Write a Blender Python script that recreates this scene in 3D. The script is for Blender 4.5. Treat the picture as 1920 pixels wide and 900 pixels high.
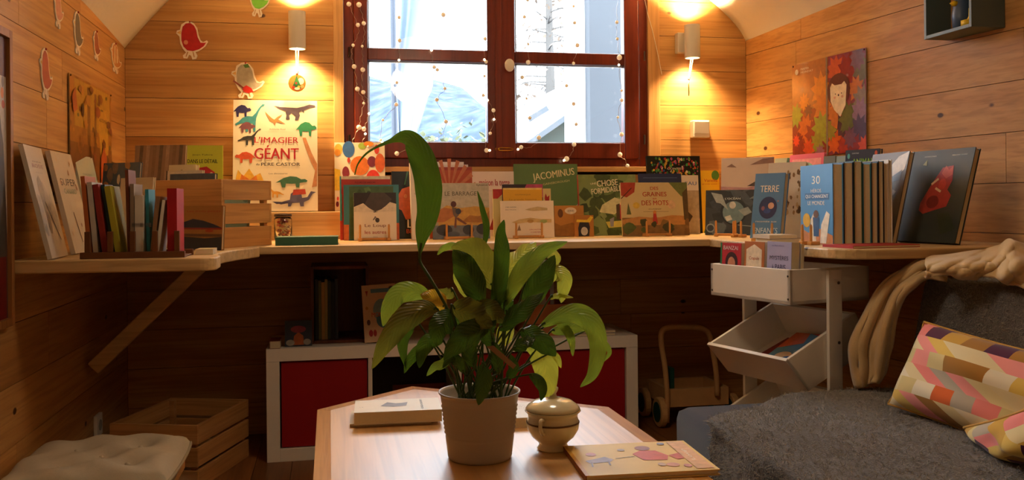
import bpy, bmesh, math, random
from mathutils import Vector, Matrix
for o in list(bpy.data.objects): bpy.data.objects.remove(o, do_unlink=True)
SC = bpy.context.scene
COL = SC.collection
rnd = random.Random(7)

# ---------------------------------------------------------------- camera
F, PU, PV = 1700.0, 960.0, 386.0        # focal length and principal point, in photo pixels (1920x900)
YAW, ROLL, H = math.radians(11.4), 0.009, 0.992
FWD = Vector((math.sin(YAW), math.cos(YAW), 0)); RGT = Vector((math.cos(YAW), -math.sin(YAW), 0)); UP = Vector((0, 0, 1))
CAM = Vector((0, 0, H))
cd = bpy.data.cameras.new('camera'); cam = bpy.data.objects.new('camera', cd); COL.objects.link(cam)
cd.sensor_width = 36.0; cd.lens = F/1920*36; cd.shift_y = -(450-PV)/1920; cd.clip_start = 0.05; cd.clip_end = 300
cam.matrix_world = Matrix.Translation(CAM) @ Matrix.Rotation(-YAW, 4, 'Z') @ Matrix.Rotation(math.pi/2, 4, 'X') @ Matrix.Rotation(-ROLL, 4, 'Z')
SC.camera = cam
# ---------------------------------------------------------------- world, exposure
vs = SC.view_settings; vs.view_transform = 'Standard'; vs.look = 'None'; vs.exposure = 0.28; vs.gamma = 1.0
try: vs.use_curve_mapping = False
except Exception: pass
W = bpy.data.worlds.new('overcast'); SC.world = W; W.use_nodes = True
bg = W.node_tree.nodes['Background']; bg.inputs[0].default_value = (0.80, 0.90, 1.0, 1); bg.inputs[1].default_value = 15.0

YW = 4.12            # back wall plane
def ray(u, v):
    x, y = (u-PU)/F, (PV-v)/F
    c, s = math.cos(ROLL), math.sin(ROLL)
    return RGT*(x*c+y*s) + UP*(-x*s+y*c) + FWD
def atY(u, v, Y):
    r = ray(u, v); return CAM + r*(Y/r.y)
def atZ(u, v, Z):
    r = ray(u, v); return CAM + r*((Z-H)/r.z)
def atD(u, v, D): return CAM + ray(u, v)*D
XL = atY(235, 200, YW).x
XR = atY(1399, 200, YW).x
KR = 0.119           # the right wall splays outwards towards the room
def xr(Y): return XR + KR*(YW-Y)
def atL(u, v, off=0.0):
    r = ray(u, v); return CAM + r*((XL+off)/r.x)
def atR(u, v, off=0.0):
    r = ray(u, v); t = (XR + KR*YW - off)/(r.x + KR*r.y); return CAM + r*t
def proj(p):
    q = Vector(p)-CAM; d = q.dot(FWD); x, y = q.dot(RGT)/d, q.z/d
    c, s = math.cos(ROLL), math.sin(ROLL)
    return PU+F*(x*c-y*s), PV-F*(x*s+y*c), d
ZS = 0.856           # top of the book bench

# daylight portal in the window opening (guides sampling, gives no light itself)
def portal():
    l = bpy.data.lights.new('window_portal', 'AREA'); l.shape = 'RECTANGLE'
    a, b = atY(690, 268, YW+.14), atY(1170, -70, YW+.14)
    l.size = b.x-a.x; l.size_y = b.z-a.z; l.cycles.is_portal = True
    o = bpy.data.objects.new('window_portal', l); o.location = (a+b)/2; o.rotation_euler = (-math.pi/2, 0, 0); COL.objects.link(o)
portal()

# ---------------------------------------------------------------- materials
def lin(c):
    if isinstance(c, str):
        c = c.lstrip('#'); c = [int(c[i:i+2], 16)/255 for i in (0, 2, 4)]
    return tuple((x/12.92 if x <= .04045 else ((x+.055)/1.055)**2.4) for x in c[:3])
MATS = {}
def mat(name, col='#ffffff', rough=.6, spec=.4, metal=0, emit=None, estr=0, noise=0, nscale=30, bump=0, bscale=200, trans=0, coat=0, sheen=0):
    if name in MATS: return MATS[name]
    m = bpy.data.materials.new(name); m.use_nodes = True; nt = m.node_tree; b = nt.nodes['Principled BSDF']
    c = lin(col); b.inputs['Base Color'].default_value = (*c, 1); b.inputs['Roughness'].default_value = rough
    b.inputs['Specular IOR Level'].default_value = spec; b.inputs['Metallic'].default_value = metal
    b.inputs['Coat Weight'].default_value = coat; b.inputs['Sheen Weight'].default_value = sheen
    if trans: b.inputs['Transmission Weight'].default_value = trans
    if emit:
        b.inputs['Emission Color'].default_value = (*lin(emit), 1); b.inputs['Emission Strength'].default_value = estr
    tc = nt.nodes.new('ShaderNodeTexCoord')
    if noise:
        n = nt.nodes.new('ShaderNodeTexNoise'); n.inputs['Scale'].default_value = nscale; n.inputs['Detail'].default_value = 4
        nt.links.new(tc.outputs['Object'], n.inputs['Vector'])
        h = nt.nodes.new('ShaderNodeMix'); h.data_type = 'RGBA'
        h.inputs[6].default_value = (*[x*(1-noise) for x in c], 1); h.inputs[7].default_value = (*[min(1, x*(1+noise)) for x in c], 1)
        nt.links.new(n.outputs['Fac'], h.inputs[0]); nt.links.new(h.outputs[2], b.inputs['Base Color'])
    if bump:
        n = nt.nodes.new('ShaderNodeTexNoise'); n.inputs['Scale'].default_value = bscale; n.inputs['Detail'].default_value = 3
        nt.links.new(tc.outputs['Object'], n.inputs['Vector'])
        bp = nt.nodes.new('ShaderNodeBump'); bp.inputs['Strength'].default_value = bump; bp.inputs['Distance'].default_value = .01
        nt.links.new(n.outputs['Fac'], bp.inputs['Height']); nt.links.new(bp.outputs['Normal'], b.inputs['Normal'])
    MATS[name] = m; return m

def wood(name, light, dark, knot='#4a2a12', axis=0, scale=1.0, rough=.45, knots=True, coat=0.0, vary=.18, thin=None, crough=.18):
    """pine-like wood: grain along a local axis, knots, tone varies from board to board"""
    if name in MATS: return MATS[name]
    m = bpy.data.materials.new(name); m.use_nodes = True; nt = m.node_tree; N = nt.nodes; L = nt.links; b = N['Principled BSDF']
    b.inputs['Roughness'].default_value = rough; b.inputs['Specular IOR Level'].default_value = .35; b.inputs['Coat Weight'].default_value = coat
    b.inputs['Coat Roughness'].default_value = crough
    tc = N.new('ShaderNodeTexCoord'); oi = N.new('ShaderNodeObjectInfo')
    off = N.new('ShaderNodeVectorMath'); off.operation = 'SCALE'; off.inputs[0].default_value = (37.1, 53.7, 71.3); L.new(oi.outputs['Random'], off.inputs[3])
    add = N.new('ShaderNodeVectorMath'); add.operation = 'ADD'; L.new(tc.outputs['Object'], add.inputs[0]); L.new(off.outputs[0], add.inputs[1])
    st = N.new('ShaderNodeVectorMath'); st.operation = 'MULTIPLY'; s = [14*scale]*3; s[axis] = .9*scale; st.inputs[1].default_value = s; L.new(add.outputs[0], st.inputs[0])
    n1 = N.new('ShaderNodeTexNoise'); n1.inputs['Scale'].default_value = 1.0; n1.inputs['Detail'].default_value = 5; n1.inputs['Distortion'].default_value = .7; L.new(st.outputs[0], n1.inputs['Vector'])
    st2 = N.new('ShaderNodeVectorMath'); st2.operation = 'MULTIPLY'; s2 = [90*scale]*3; s2[axis] = 3*scale; st2.inputs[1].default_value = s2; L.new(add.outputs[0], st2.inputs[0])
    n2 = N.new('ShaderNodeTexNoise'); n2.inputs['Scale'].default_value = 1.0; n2.inputs['Detail'].default_value = 2; n2.inputs['Distortion'].default_value = .4; L.new(st2.outputs[0], n2.inputs['Vector'])
    rp = N.new('ShaderNodeValToRGB'); e = rp.color_ramp.elements; e[0].position = .3; e[1].position = .72
    e[0].color = (*lin(dark), 1); e[1].color = (*lin(light), 1); L.new(n1.outputs['Fac'], rp.inputs[0])
    mx = N.new('ShaderNodeMix'); mx.data_type = 'RGBA'; mx.blend_type = 'MULTIPLY'; mx.inputs[0].default_value = .35
    r2 = N.new('ShaderNodeValToRGB'); r2.color_ramp.elements[0].position = .35; r2.color_ramp.elements[0].color = (.45, .36, .28, 1); r2.color_ramp.elements[1].position = .55
    L.new(n2.outputs['Fac'], r2.inputs[0]); L.new(rp.outputs[0], mx.inputs[6]); L.new(r2.outputs[0], mx.inputs[7])
    cur = mx.outputs[2]
    if knots:
        kv = N.new('ShaderNodeVectorMath'); kv.operation = 'MULTIPLY'; k = [6.6*scale]*3; k[axis] = 4.2*scale
        if thin is not None: k[thin] = 0.0
        kv.inputs[1].default_value = k; L.new(add.outputs[0], kv.inputs[0])
        vo = N.new('ShaderNodeTexVoronoi'); vo.inputs['Scale'].default_value = 1.0; L.new(kv.outputs[0], vo.inputs['Vector'])
        kr = N.new('ShaderNodeValToRGB'); kr.color_ramp.elements[0].position = .05; kr.color_ramp.elements[0].color = (1, 1, 1, 1); kr.color_ramp.elements[1].position = .075; kr.color_ramp.elements[1].color = (0, 0, 0, 1)
        L.new(vo.outputs['Distance'], kr.inputs[0])
        km = N.new('ShaderNodeMix'); km.data_type = 'RGBA'; L.new(kr.outputs[0], km.inputs[0]); L.new(cur, km.inputs[6]); km.inputs[7].default_value = (*lin(knot), 1)
        cur = km.outputs[2]
    hs = N.new('ShaderNodeHueSaturation'); L.new(cur, hs.inputs['Color'])
    mr = N.new('ShaderNodeMapRange'); mr.inputs[3].default_value = 1-vary; mr.inputs[4].default_value = 1+vary*.4; L.new(oi.outputs['Random'], mr.inputs[0]); L.new(mr.outputs[0], hs.inputs['Value'])
    L.new(hs.outputs[0], b.inputs['Base Color'])
    bp = N.new('ShaderNodeBump'); bp.inputs['Strength'].default_value = .12; bp.inputs['Distance'].default_value = .004; L.new(n2.outputs['Fac'], bp.inputs['Height']); L.new(bp.outputs['Normal'], b.inputs['Normal'])
    MATS[name] = m; return m

def attr_mat(name, rough=.45, spec=.4, coat=0):
    """printed surface: the ink colours are stored per face"""
    if name in MATS: return MATS[name]
    m = bpy.data.materials.new(name); m.use_nodes = True; nt = m.node_tree; b = nt.nodes['Principled BSDF']
    a = nt.nodes.new('ShaderNodeAttribute'); a.attribute_name = 'ink'
    n = nt.nodes.new('ShaderNodeTexNoise'); n.inputs['Scale'].default_value = 55; n.inputs['Detail'].default_value = 4
    tc = nt.nodes.new('ShaderNodeTexCoord'); nt.links.new(tc.outputs['Object'], n.inputs['Vector'])
    mr = nt.nodes.new('ShaderNodeMapRange'); mr.inputs[3].default_value = .62; mr.inputs[4].default_value = 1.32; nt.links.new(n.outputs['Fac'], mr.inputs[0])
    mm = nt.nodes.new('ShaderNodeVectorMath'); mm.operation = 'SCALE'; nt.links.new(a.outputs['Color'], mm.inputs[0]); nt.links.new(mr.outputs[0], mm.inputs[3])
    nt.links.new(mm.outputs[0], b.inputs['Base Color']); b.inputs['Roughness'].default_value = rough; b.inputs['Specular IOR Level'].default_value = spec; b.inputs['Coat Weight'].default_value = coat
    MATS[name] = m; return m

# ---------------------------------------------------------------- builders
def chain_inv(p):
    m = Matrix.Identity(4)
    while p: m = p.matrix_basis @ m; p = p.parent
    return m.inverted()
def props(o, label=None, cat=None, group=None, kind=None):
    if label: o['label'] = label
    if cat: o['category'] = cat
    if group: o['group'] = group
    if kind: o['kind'] = kind
    return o
def thing(name, label, cat, loc=(0, 0, 0), group=None, m=None):
    o = bpy.data.objects.new(name, None); o.empty_display_size = .05; COL.objects.link(o)
    if m is not None: o.matrix_basis = m
    else: o.location = loc
    o.matrix_basis = o.matrix_basis
    return props(o, label, cat, group)
def mk(name, vf, material, parent=None, world=False, smooth=False, cols=None, bevel=0, matrix=None):
    v, f = vf
    if world and parent:
        im = chain_inv(parent); v = [im @ Vector(p) for p in v]
    me = bpy.data.meshes.new(name); me.from_pydata([tuple(p) for p in v], [], f)
    if cols:
        a = me.attributes.new('ink', 'FLOAT_COLOR', 'FACE')
        for i, c in enumerate(cols): a.data[i].color = (*c, 1)
    me.materials.append(material)
    if smooth: me.polygons.foreach_set('use_smooth', [True]*len(me.polygons))
    o = bpy.data.objects.new(name, me); COL.objects.link(o)
    if parent: o.parent = parent
    if matrix is not None: o.matrix_basis = matrix
    if bevel:
        b = o.modifiers.new('bevel', 'BEVEL'); b.width = bevel; b.segments = 2; b.limit_method = 'ANGLE'; b.angle_limit = math.radians(40)
    return o
BF = [(0, 3, 2, 1), (4, 5, 6, 7), (0, 1, 5, 4), (1, 2, 6, 5), (2, 3, 7, 6), (3, 0, 4, 7)]
def box(x0, x1, y0, y1, z0, z1):
    return [Vector(p) for p in ((x0, y0, z0), (x1, y0, z0), (x1, y1, z0), (x0, y1, z0), (x0, y0, z1), (x1, y0, z1), (x1, y1, z1), (x0, y1, z1))], BF
def hexa(b, t): return [Vector(p) for p in list(b)+list(t)], BF
def bar(a, b, w, h, up=(0, 0, 1)):
    """rectangular bar from a to b, w across, h along up"""
    a, b = Vector(a), Vector(b); d = (b-a).normalized(); s = d.cross(Vector(up)).normalized(); u = s.cross(d).normalized()
    q = lambda p: [p - s*w/2 - u*h/2, p + s*w/2 - u*h/2, p + s*w/2 + u*h/2, p - s*w/2 + u*h/2]
    A, B = q(a), q(b); return A+B, [(0, 1, 2, 3), (7, 6, 5, 4), (0, 4, 5, 1), (1, 5, 6, 2), (2, 6, 7, 3), (3, 7, 4, 0)]
def join(*l):
    v, f = [], []
    for a, b in l:
        o = len(v); v += list(a); f += [tuple(i+o for i in q) for q in b]
    return v, f
def xf(vf, m): return [m @ Vector(p) for p in vf[0]], vf[1]
def prism(pts, z0, z1):
    n = len(pts); v = [Vector((x, y, z0)) for x, y in pts]+[Vector((x, y, z1)) for x, y in pts]
    return v, [tuple(range(n-1, -1, -1)), tuple(range(n, 2*n))]+[(i, (i+1) % n, n+(i+1) % n, n+i) for i in range(n)]
def lathe(prof, n=24, cx=0, cy=0, caps=True):
    v, f = [], []
    for r, z in prof:
        for i in range(n):
            a = 2*math.pi*i/n; v.append(Vector((cx+r*math.cos(a), cy+r*math.sin(a), z)))
    for j in range(len(prof)-1):
        for i in range(n): f.append((j*n+i, j*n+(i+1) % n, (j+1)*n+(i+1) % n, (j+1)*n+i))
    if caps: f.append(tuple(range(n-1, -1, -1))); k = (len(prof)-1)*n; f.append(tuple(range(k, k+n)))
    return v, f
def tube(path, r, n=6):
    path = [Vector(p) for p in path]; v, f = [], []; rr = r if hasattr(r, '__len__') else [r]*len(path); ref = None
    for i, p in enumerate(path):
        d = (path[min(i+1, len(path)-1)]-path[max(i-1, 0)]).normalized()
        if ref is None: ref = d.orthogonal()
        s = (ref - d*ref.dot(d)).normalized(); ref = s; t = d.cross(s)
        for k in range(n):
            a = 2*math.pi*k/n; v.append(p+s*math.cos(a)*rr[i]+t*math.sin(a)*rr[i])
    for i in range(len(path)-1):
        for k in range(n): f.append((i*n+k, i*n+(k+1) % n, (i+1)*n+(k+1) % n, (i+1)*n+k))
    f.append(tuple(range(n-1, -1, -1))); q = (len(path)-1)*n; f.append(tuple(range(q, q+n))); return v, f
def ball(c, r, n=8, m=6):
    c = Vector(c); v = [c+Vector((0, 0, -r))]; f = []
    for j in range(1, m):
        a = -math.pi/2+math.pi*j/m
        for i in range(n): b = 2*math.pi*i/n; v.append(c+Vector((math.cos(a)*math.cos(b), math.cos(a)*math.sin(b), math.sin(a)))*r)
    v.append(c+Vector((0, 0, r))); t = len(v)-1
    for i in range(n): f.append((0, 1+(i+1) % n, 1+i))
    for j in range(m-2):
        for i in range(n): f.append((1+j*n+i, 1+j*n+(i+1) % n, 1+(j+1)*n+(i+1) % n, 1+(j+1)*n+i))
    for i in range(n): f.append((t, 1+(m-2)*n+i, 1+(m-2)*n+(i+1) % n))
    return v, f
def spline(pts, n=8):
    """Catmull-Rom through points"""
    P = [Vector(p) for p in pts]; P = [P[0]*2-P[1]]+P+[P[-1]*2-P[-2]]; out = []
    for i in range(1, len(P)-2):
        for k in range(n):
            t = k/n; a, b, c, d = P[i-1:i+3]
            out.append(.5*((2*b)+(c-a)*t+(2*a-5*b+4*c-d)*t*t+(3*b-a-3*c+d)*t**3))
    out.append(P[-2]); return out
def grid(nu, nv, fn):
    v = [Vector(fn(i/nu, j/nv)) for j in range(nv+1) for i in range(nu+1)]
    return v, [(j*(nu+1)+i, j*(nu+1)+i+1, (j+1)*(nu+1)+i+1, (j+1)*(nu+1)+i) for j in range(nv) for i in range(nu)]

# ---------------------------------------------------------------- printed artwork (flat print on covers, posters, cut-outs)
_TX = {}
def text_vf(s):
    if s in _TX: return _TX[s]
    c = bpy.data.curves.new('t', 'FONT'); c.body = s; c.offset = 0.0; c.resolution_u = 3
    o = bpy.data.objects.new('t', c); me = o.to_mesh()
    v = [Vector((p.co.x, p.co.y)) for p in me.vertices]; f = [tuple(p.vertices) for p in me.polygons]
    o.to_mesh_clear(); bpy.data.objects.remove(o); bpy.data.curves.remove(c)
    if v:
        x0, x1 = min(p.x for p in v), max(p.x for p in v); y0, y1 = min(p.y for p in v), max(p.y for p in v)
        v = [Vector(((p.x-x0)/max(x1-x0, 1e-6)-.5, (p.y-y0)/max(y1-y0, 1e-6)-.5)) for p in v]
    _TX[s] = (v, f); return _TX[s]
def art_mesh(name, art, w, h, parent, y=-.0005, step=.00005, material=None, matrix=None):
    """art in fractions of the cover (0..1, origin lower left); lies in the local XZ plane facing -Y"""
    V, Fc, C = [], [], []
    for k, a in enumerate(art):
        yy = y-step*k; c = lin(a[-1]); o = len(V)
        if a[0] == 'r': pts = [(a[1], a[2]), (a[3], a[2]), (a[3], a[4]), (a[1], a[4])]
        elif a[0] == 'e':
            n = 20; pts = [(a[1]+a[3]*math.cos(2*math.pi*i/n), a[2]+a[4]*math.sin(2*math.pi*i/n)) for i in range(n)]
        elif a[0] == 'p': pts = a[1]
        elif a[0] == 't':
            v, f = text_vf(a[5]); rot = a[6] if len(a) == 8 else 0
            cr, sr = math.cos(rot), math.sin(rot)
            for bold in (0, 1):                      # printed twice, a hair apart, for a bolder stroke
                o = len(V); sh = bold*.06*a[4]*h
                for p in v:
                    x, z = p.x*a[3]*w+sh-sh/2*bold, p.y*a[4]*h; V.append((a[1]*w+x*cr-z*sr, yy-step*.5*bold, a[2]*h+x*sr+z*cr))
                Fc += [tuple(i+o for i in q) for q in f]; C += [c]*len(f)
            continue
        elif a[0] == 'l':
            (x0, y0), (x1, y1), t = a[1], a[2], a[3]; dx, dy = (x1-x0)*w, (y1-y0)*h; q = math.hypot(dx, dy) or 1; nx, ny = -dy/q*t/2, dx/q*t/2
            pts = [(x0+nx, y0+ny*w/h), (x0-nx, y0-ny*w/h), (x1-nx, y1-ny*w/h), (x1+nx, y1+ny*w/h)]
        V += [(p[0]*w, yy, p[1]*h) for p in pts]; n = len(pts); Fc.append(tuple(range(o, o+n))); C.append(c)
    if not Fc: return None
    return mk(name, (V, Fc), material or attr_mat('printed_paper'), parent, cols=C, matrix=matrix)
def blobs(n, cols, seed, rx=(.03, .1), x=(0, 1), z=(0, 1)):
    r = random.Random(seed); out = []
    for i in range(n):
        a = r.uniform(*rx); cx = r.uniform(*x); cz = r.uniform(*z); m = r.randint(6, 9); ph = r.random()
        out.append(('p', [(min(1, max(0, cx+a*r.uniform(.6, 1.15)*math.cos(2*math.pi*(j+ph)/m))), min(1, max(0, cz+a*r.uniform(.6, 1.15)*math.sin(2*math.pi*(j+ph)/m)))) for j in range(m)], r.choice(cols)))
    return out
# ---------------------------------------------------------------- room shell
PINE = wood('pine_plank', '#d3a260', '#b57e42', rough=.5, axis=0, thin=1)
PINEY = wood('pine_plank_side', '#d3a260', '#b57e42', rough=.5, axis=1, thin=0)
PLASTER = mat('white_plaster', '#e2dccb', rough=.9, spec=.1, bump=.15, bscale=40)
FLOORM = wood('floor_board', '#a06a38', '#7a4a22', axis=1, rough=.4, scale=.8)
BEECH = wood('pale_shelf_wood', '#e2c391', '#c79d63', axis=0, rough=.45, scale=.8, vary=.08)
REDWOOD = wood('mahogany_stain', '#7a2d16', '#5a1e0e', axis=2, knots=False, rough=.32, scale=.9, coat=.25, vary=.12)
DARKGAP = mat('wall_backing', '#2a1608', rough=.9)
PW = .166; GAP = .0022; YB, YF = YW, -2.2
zj = atY(235, 256, YW).z                      # a plank joint read off the back wall
def joints(z0, lo, hi):
    k = math.floor((lo-z0)/PW); out = []
    while z0+k*PW < hi: out.append((max(lo, z0+k*PW), min(hi, z0+(k+1)*PW))); k += 1
    return [j for j in out if j[1]-j[0] > .01]
def plank_obj(parent, vf, material):
    o = mk('plank', vf, material, parent); return o
# window opening in the back wall
wl, wr = atY(627, 200, YW).x, atY(1236, 200, YW).x
wb, wt = atY(900, 321, YW).z, atY(900, -95, YW).z
wall_back = mk('wall_back', join(box(XL-.3, wl, YW+.02, YW+.1, 0, 2.6), box(wr, XR+.5, YW+.02, YW+.1, 0, 2.6), box(wl, wr, YW+.02, YW+.1, 0, wb), box(wl, wr, YW+.02, YW+.1, wt, 2.6)), DARKGAP); props(wall_back, kind='structure', label='pine planked end wall around the window')
def split(a, b, r, lo=.9, hi=1.7):
    out = []; x = a
    while x < b-.001:
        y = x+r.uniform(lo, hi)
        if b-y < .35: y = b
        out.append((x, y)); x = y
    return out
for z0, z1 in joints(zj, 0, 2.45):
    spans = [(XL, XR)]
    if z1 > wb+.005 and z0 < wt-.005: spans = [(XL, wl), (wr, XR)]
    for a, b in spans:
        for x0, x1 in split(a, b, rnd):
            zz0, zz1 = z0, z1
            if spans[0] == (XL, XR) and z1 > wb > z0: zz1 = wb
            plank_obj(wall_back, (lambda q: q)(box(x0+.0008, x1-.0008, YW, YW+.021, zz0+GAP/2, zz1-GAP/2)), PINE)
wall_left = mk('wall_left', box(XL-.1, XL-.02, YF, YW+.1, 0, 2.6), DARKGAP); props(wall_left, kind='structure', label='pine planked wall on the left')
zjl = atL(234, 236.4).z
for z0, z1 in joints(zjl, 0, 2.5):
    for y0, y1 in split(YF, YW, rnd, 1.0, 1.9):
        plank_obj(wall_left, box(XL-.021, XL, y0+.0008, y1-.0008, z0+GAP/2, z1-GAP/2), PINEY)
wall_right = mk('wall_right', hexa([(xr(YF)+.02, YF, 0), (xr(YF)+.1, YF, 0), (XR+.1, YW+.1, 0), (XR+.02, YW+.1, 0)], [(xr(YF)+.02, YF, 2.6), (xr(YF)+.1, YF, 2.6), (XR+.1, YW+.1, 2.6), (XR+.02, YW+.1, 2.6)]), DARKGAP)
props(wall_right, kind='structure', label='pine planked wall on the right behind the sofa')
zjr = atR(1400, 231.4).z
for z0, z1 in joints(zjr, 0, 2.5):
    for y0, y1 in split(YF, YW, rnd, 1.2, 2.1):
        y0 += .0008; y1 -= .0008; a, b = z0+GAP/2, z1-GAP/2
        q = [(xr(y0), y0), (xr(y0)+.021, y0), (xr(y1)+.021, y1), (xr(y1), y1)]
        plank_obj(wall_right, hexa([(x, y, a) for x, y in q], [(x, y, b) for x, y in q]), PINEY)
wall_front = mk('wall_front', box(XL-.1, xr(YF)+.1, YF-.1, YF, 0, 2.6), mat('pine_plain', '#b98a55', rough=.6, noise=.15, nscale=3)); props(wall_front, kind='structure')
# floor boards
floor = mk('floor', box(XL-.1, xr(YF)+.1, YF-.1, YW+.1, -.12, -.021), DARKGAP); props(floor, kind='structure', label='brown wooden floor')
x = XL
while x < xr(YF):
    mk("floor_board", box(x+.001, x+.139, YF, YW+.05, -.02, 0), FLOORM, floor); x += .14
# vaulted plaster ceiling: arch read off the end wall, rising a little towards the room
archL = [(235, 97), (251, 77), (270, 56), (320, 0), (400, -70), (520, -130), (660, -168), (816, -180)]
archR = [(1398, 87), (1387, 60), (1363, 32), (1328, 0), (1250, -66), (1120, -126), (970, -166)]
prof = [atY(u, v, YW) for u, v in archL]+[atY(u, v, YW) for u, v in reversed(archR)]
pl, pr = prof[0], prof[-1]
nl = atL(150, 3); nr = atR(1612, 2)           # where the vault meets the side walls nearer the camera
def ring(Y, over=0.0):
    tl = (YW-Y)/(YW-nl.y); tr = (YW-Y)/(YW-nr.y); sat = lambda t: t if t < 1 else 1+.25*(1-math.exp(-(t-1)))
    zl = pl.z+(nl.z-pl.z)*sat(tl); zr_ = pr.z+(nr.z-pr.z)*sat(tr); out = []
    for p in prof:
        k = (p.x-pl.x)/(pr.x-pl.x); x = XL-.012+(xr(Y)+.012-XL+.012)*k
        base0 = pl.z*(1-k)+pr.z*k; base1 = zl*(1-k)+zr_*k
        out.append(Vector((x, Y, base1+(p.z-base0))))
    return out
Ys = [YW+.02-i*.28 for i in range(23)]; V, Fc = [], []
for Y in Ys: V += ring(Y)
n = len(prof)
for j in range(len(Ys)-1):
    for i in range(n-1): Fc.append((j*n+i, j*n+i+1, (j+1)*n+i+1, (j+1)*n+i))
ceiling = mk('ceiling', (V, Fc), PLASTER, smooth=True); props(ceiling, kind='structure', label='white plastered vaulted ceiling')
so = ceiling.modifiers.new('solid', 'SOLIDIFY'); so.thickness = .1; so.offset = -1
sb = ceiling.modifiers.new('sub', 'SUBSURF'); sb.levels = 1; sb.render_levels = 2
ceiling.modifiers.move(1, 0)
# ledge along the foot of the end wall on the left, carrying the giant picture book
ledge = mk('ledge_board', box(XL+.005, atY(640, 400, 4.0).x, 3.97, YW, ZS, atY(600, 397, 3.97).z), BEECH, bevel=.003)
props(ledge, label='pale wooden ledge board at the wall foot behind the candy jar', cat='ledge'); LEDGE = atY(600, 397, 3.97).z

# ---------------------------------------------------------------- window
win = thing('window_1', 'dark red wooden casement window with two glazed sashes and brass latch', 'window', ((wl+wr)/2, YW, wb)); win['kind'] = 'structure'
TRIM = wood('trim_pine', '#d9ac70', '#c08c50', axis=2, knots=False, vary=.05)
TRIMX = wood('trim_pine_x', '#d9ac70', '#c08c50', axis=0, knots=False, vary=.05)
yo = YW-.012
tl = atY(645, 200, yo).x; tr_ = atY(1216, 200, yo).x; ts = atY(900, 313, yo).z
for nm, b_, m_ in (('trim_1', box(atY(626, 200, yo).x, tl, yo, YW+.1, ts, wt), TRIM), ('trim_2', box(tr_, atY(1238, 200, yo).x, yo, YW+.1, ts, wt), TRIM),
               ('trim_3', box(atY(626, 200, yo).x, atY(1238, 200, yo).x, yo-.02, YW+.1, wb-.004, ts), TRIMX), ('trim_4', box(atY(626, 200, yo).x, atY(1238, 200, yo).x, yo, YW+.1, wt, wt+.05), TRIMX)):
    o = mk(nm, b_, m_, bevel=.002); props(o, kind='structure')
def px2(u0, u1, v0, v1, Y, Y2):
    a, b = atY((u0+u1)/2, v1, Y), atY((u0+u1)/2, v0, Y)
    return box(atY(u0, 200, Y).x, atY(u1, 200, Y).x, Y, Y2, a.z, b.z)
yf = YW+.005                                            # outer frame
zt0 = wt
def fbox(u0, u1, z0, z1, Y, Y2): return box(atY(u0, 150, Y).x, atY(u1, 150, Y).x, Y, Y2, z0, z1)
zsill = ts
mk('frame', fbox(645, 664, zsill, zt0, yf, yf+.10), REDWOOD, win, world=True, bevel=.003)
mk('frame', fbox(1198, 1216, zsill, zt0, yf, yf+.10), REDWOOD, win, world=True, bevel=.003)
mk('frame', fbox(664, 1198, zsill, atY(930, 297, yf).z, yf, yf+.10), REDWOOD, win, world=True, bevel=.003)
mk('frame', fbox(664, 1198, zt0-.04, zt0, yf, yf+.10), REDWOOD, win, world=True, bevel=.003)
ys = YW-.008
GLASS = bpy.data.materials.new('window_glass'); GLASS.use_nodes = True
nt = GLASS.node_tree; nt.nodes.remove(nt.nodes['Principled BSDF'])
g1 = nt.nodes.new('ShaderNodeBsdfTransparent'); g2 = nt.nodes.new('ShaderNodeBsdfGlossy'); g2.inputs['Roughness'].default_value = .02
gm = nt.nodes.new('ShaderNodeMixShader'); fr = nt.nodes.new('ShaderNodeFresnel'); fr.inputs[0].default_value = 1.45
nt.links.new(fr.outputs[0], gm.inputs[0]); nt.links.new(g1.outputs[0], gm.inputs[1]); nt.links.new(g2.outputs[0], gm.inputs[2]); nt.links.new(gm.outputs[0], nt.nodes['Material Output'].inputs[0])
WHITEBEAD = mat('glazing_bead', '#b9b4ae', rough=.5)
zs0 = atY(930, 297, ys).z; zs1 = zt0-.035
zb0 = atY(930, 267, ys).z; zb1 = atY(930, 117, ys).z; zt_0 = atY(930, 95, ys).z; zt_1 = atY(930, -62, ys).z
for k, (u0, u1, p0, p1) in enumerate(((664, 934, 690, 914), (936, 1198, 966, 1171))):
    sash = mk('sash', join(fbox(u0, p0, zs0, zs1, ys, ys+.055), fbox(p1, u1, zs0, zs1, ys, ys+.055), fbox(p0, p1, zs0, zb0, ys, ys+.055), fbox(p0, p1, zt_1, zs1, ys, ys+.055)), REDWOOD, win, world=True, bevel=.004)
    mk('glazing_bar', fbox(p0, p1, zb1, zt_0, ys+.004, ys+.05), REDWOOD, sash, world=True, bevel=.004)
    for z0, z1 in ((zb0, zb1), (zt_0, zt_1)):
        mk('pane', fbox(p0-.5, p1+.5, z0-.002, z1+.002, ys+.030, ys+.034), GLASS, sash, world=True)
        mk('glazing_bead', join(fbox(p0, p0+3, z0, z1, ys+.036, ys+.05), fbox(p1-3, p1, z0, z1, ys+.036, ys+.05), fbox(p0, p1, z0, z0+.006, ys+.036, ys+.05), fbox(p0, p1, z1-.006, z1, ys+.036, ys+.05)), WHITEBEAD, sash, world=True)
mk('meeting_stile', fbox(929, 941, zs0, zs1, ys-.006, ys-.0005), REDWOOD, win, world=True, bevel=.002)
mk('meeting_stile', fbox(929, 941, zs0, zs1, ys+.0555, ys+.07), REDWOOD, win, world=True)
BRASS = mat('brass', '#d9a441', rough=.25, metal=1.0)
KNOB = mat('ivory_knob', '#e4ddd0', rough=.3)
c = atY(952, 125, ys)
kn = lathe([(.001, -.03), (.008, -.03), (.008, -.006), (.016, 0), (.024, .008), (.026, .014), (.022, .02), (.001, .022)], 20)
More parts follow.
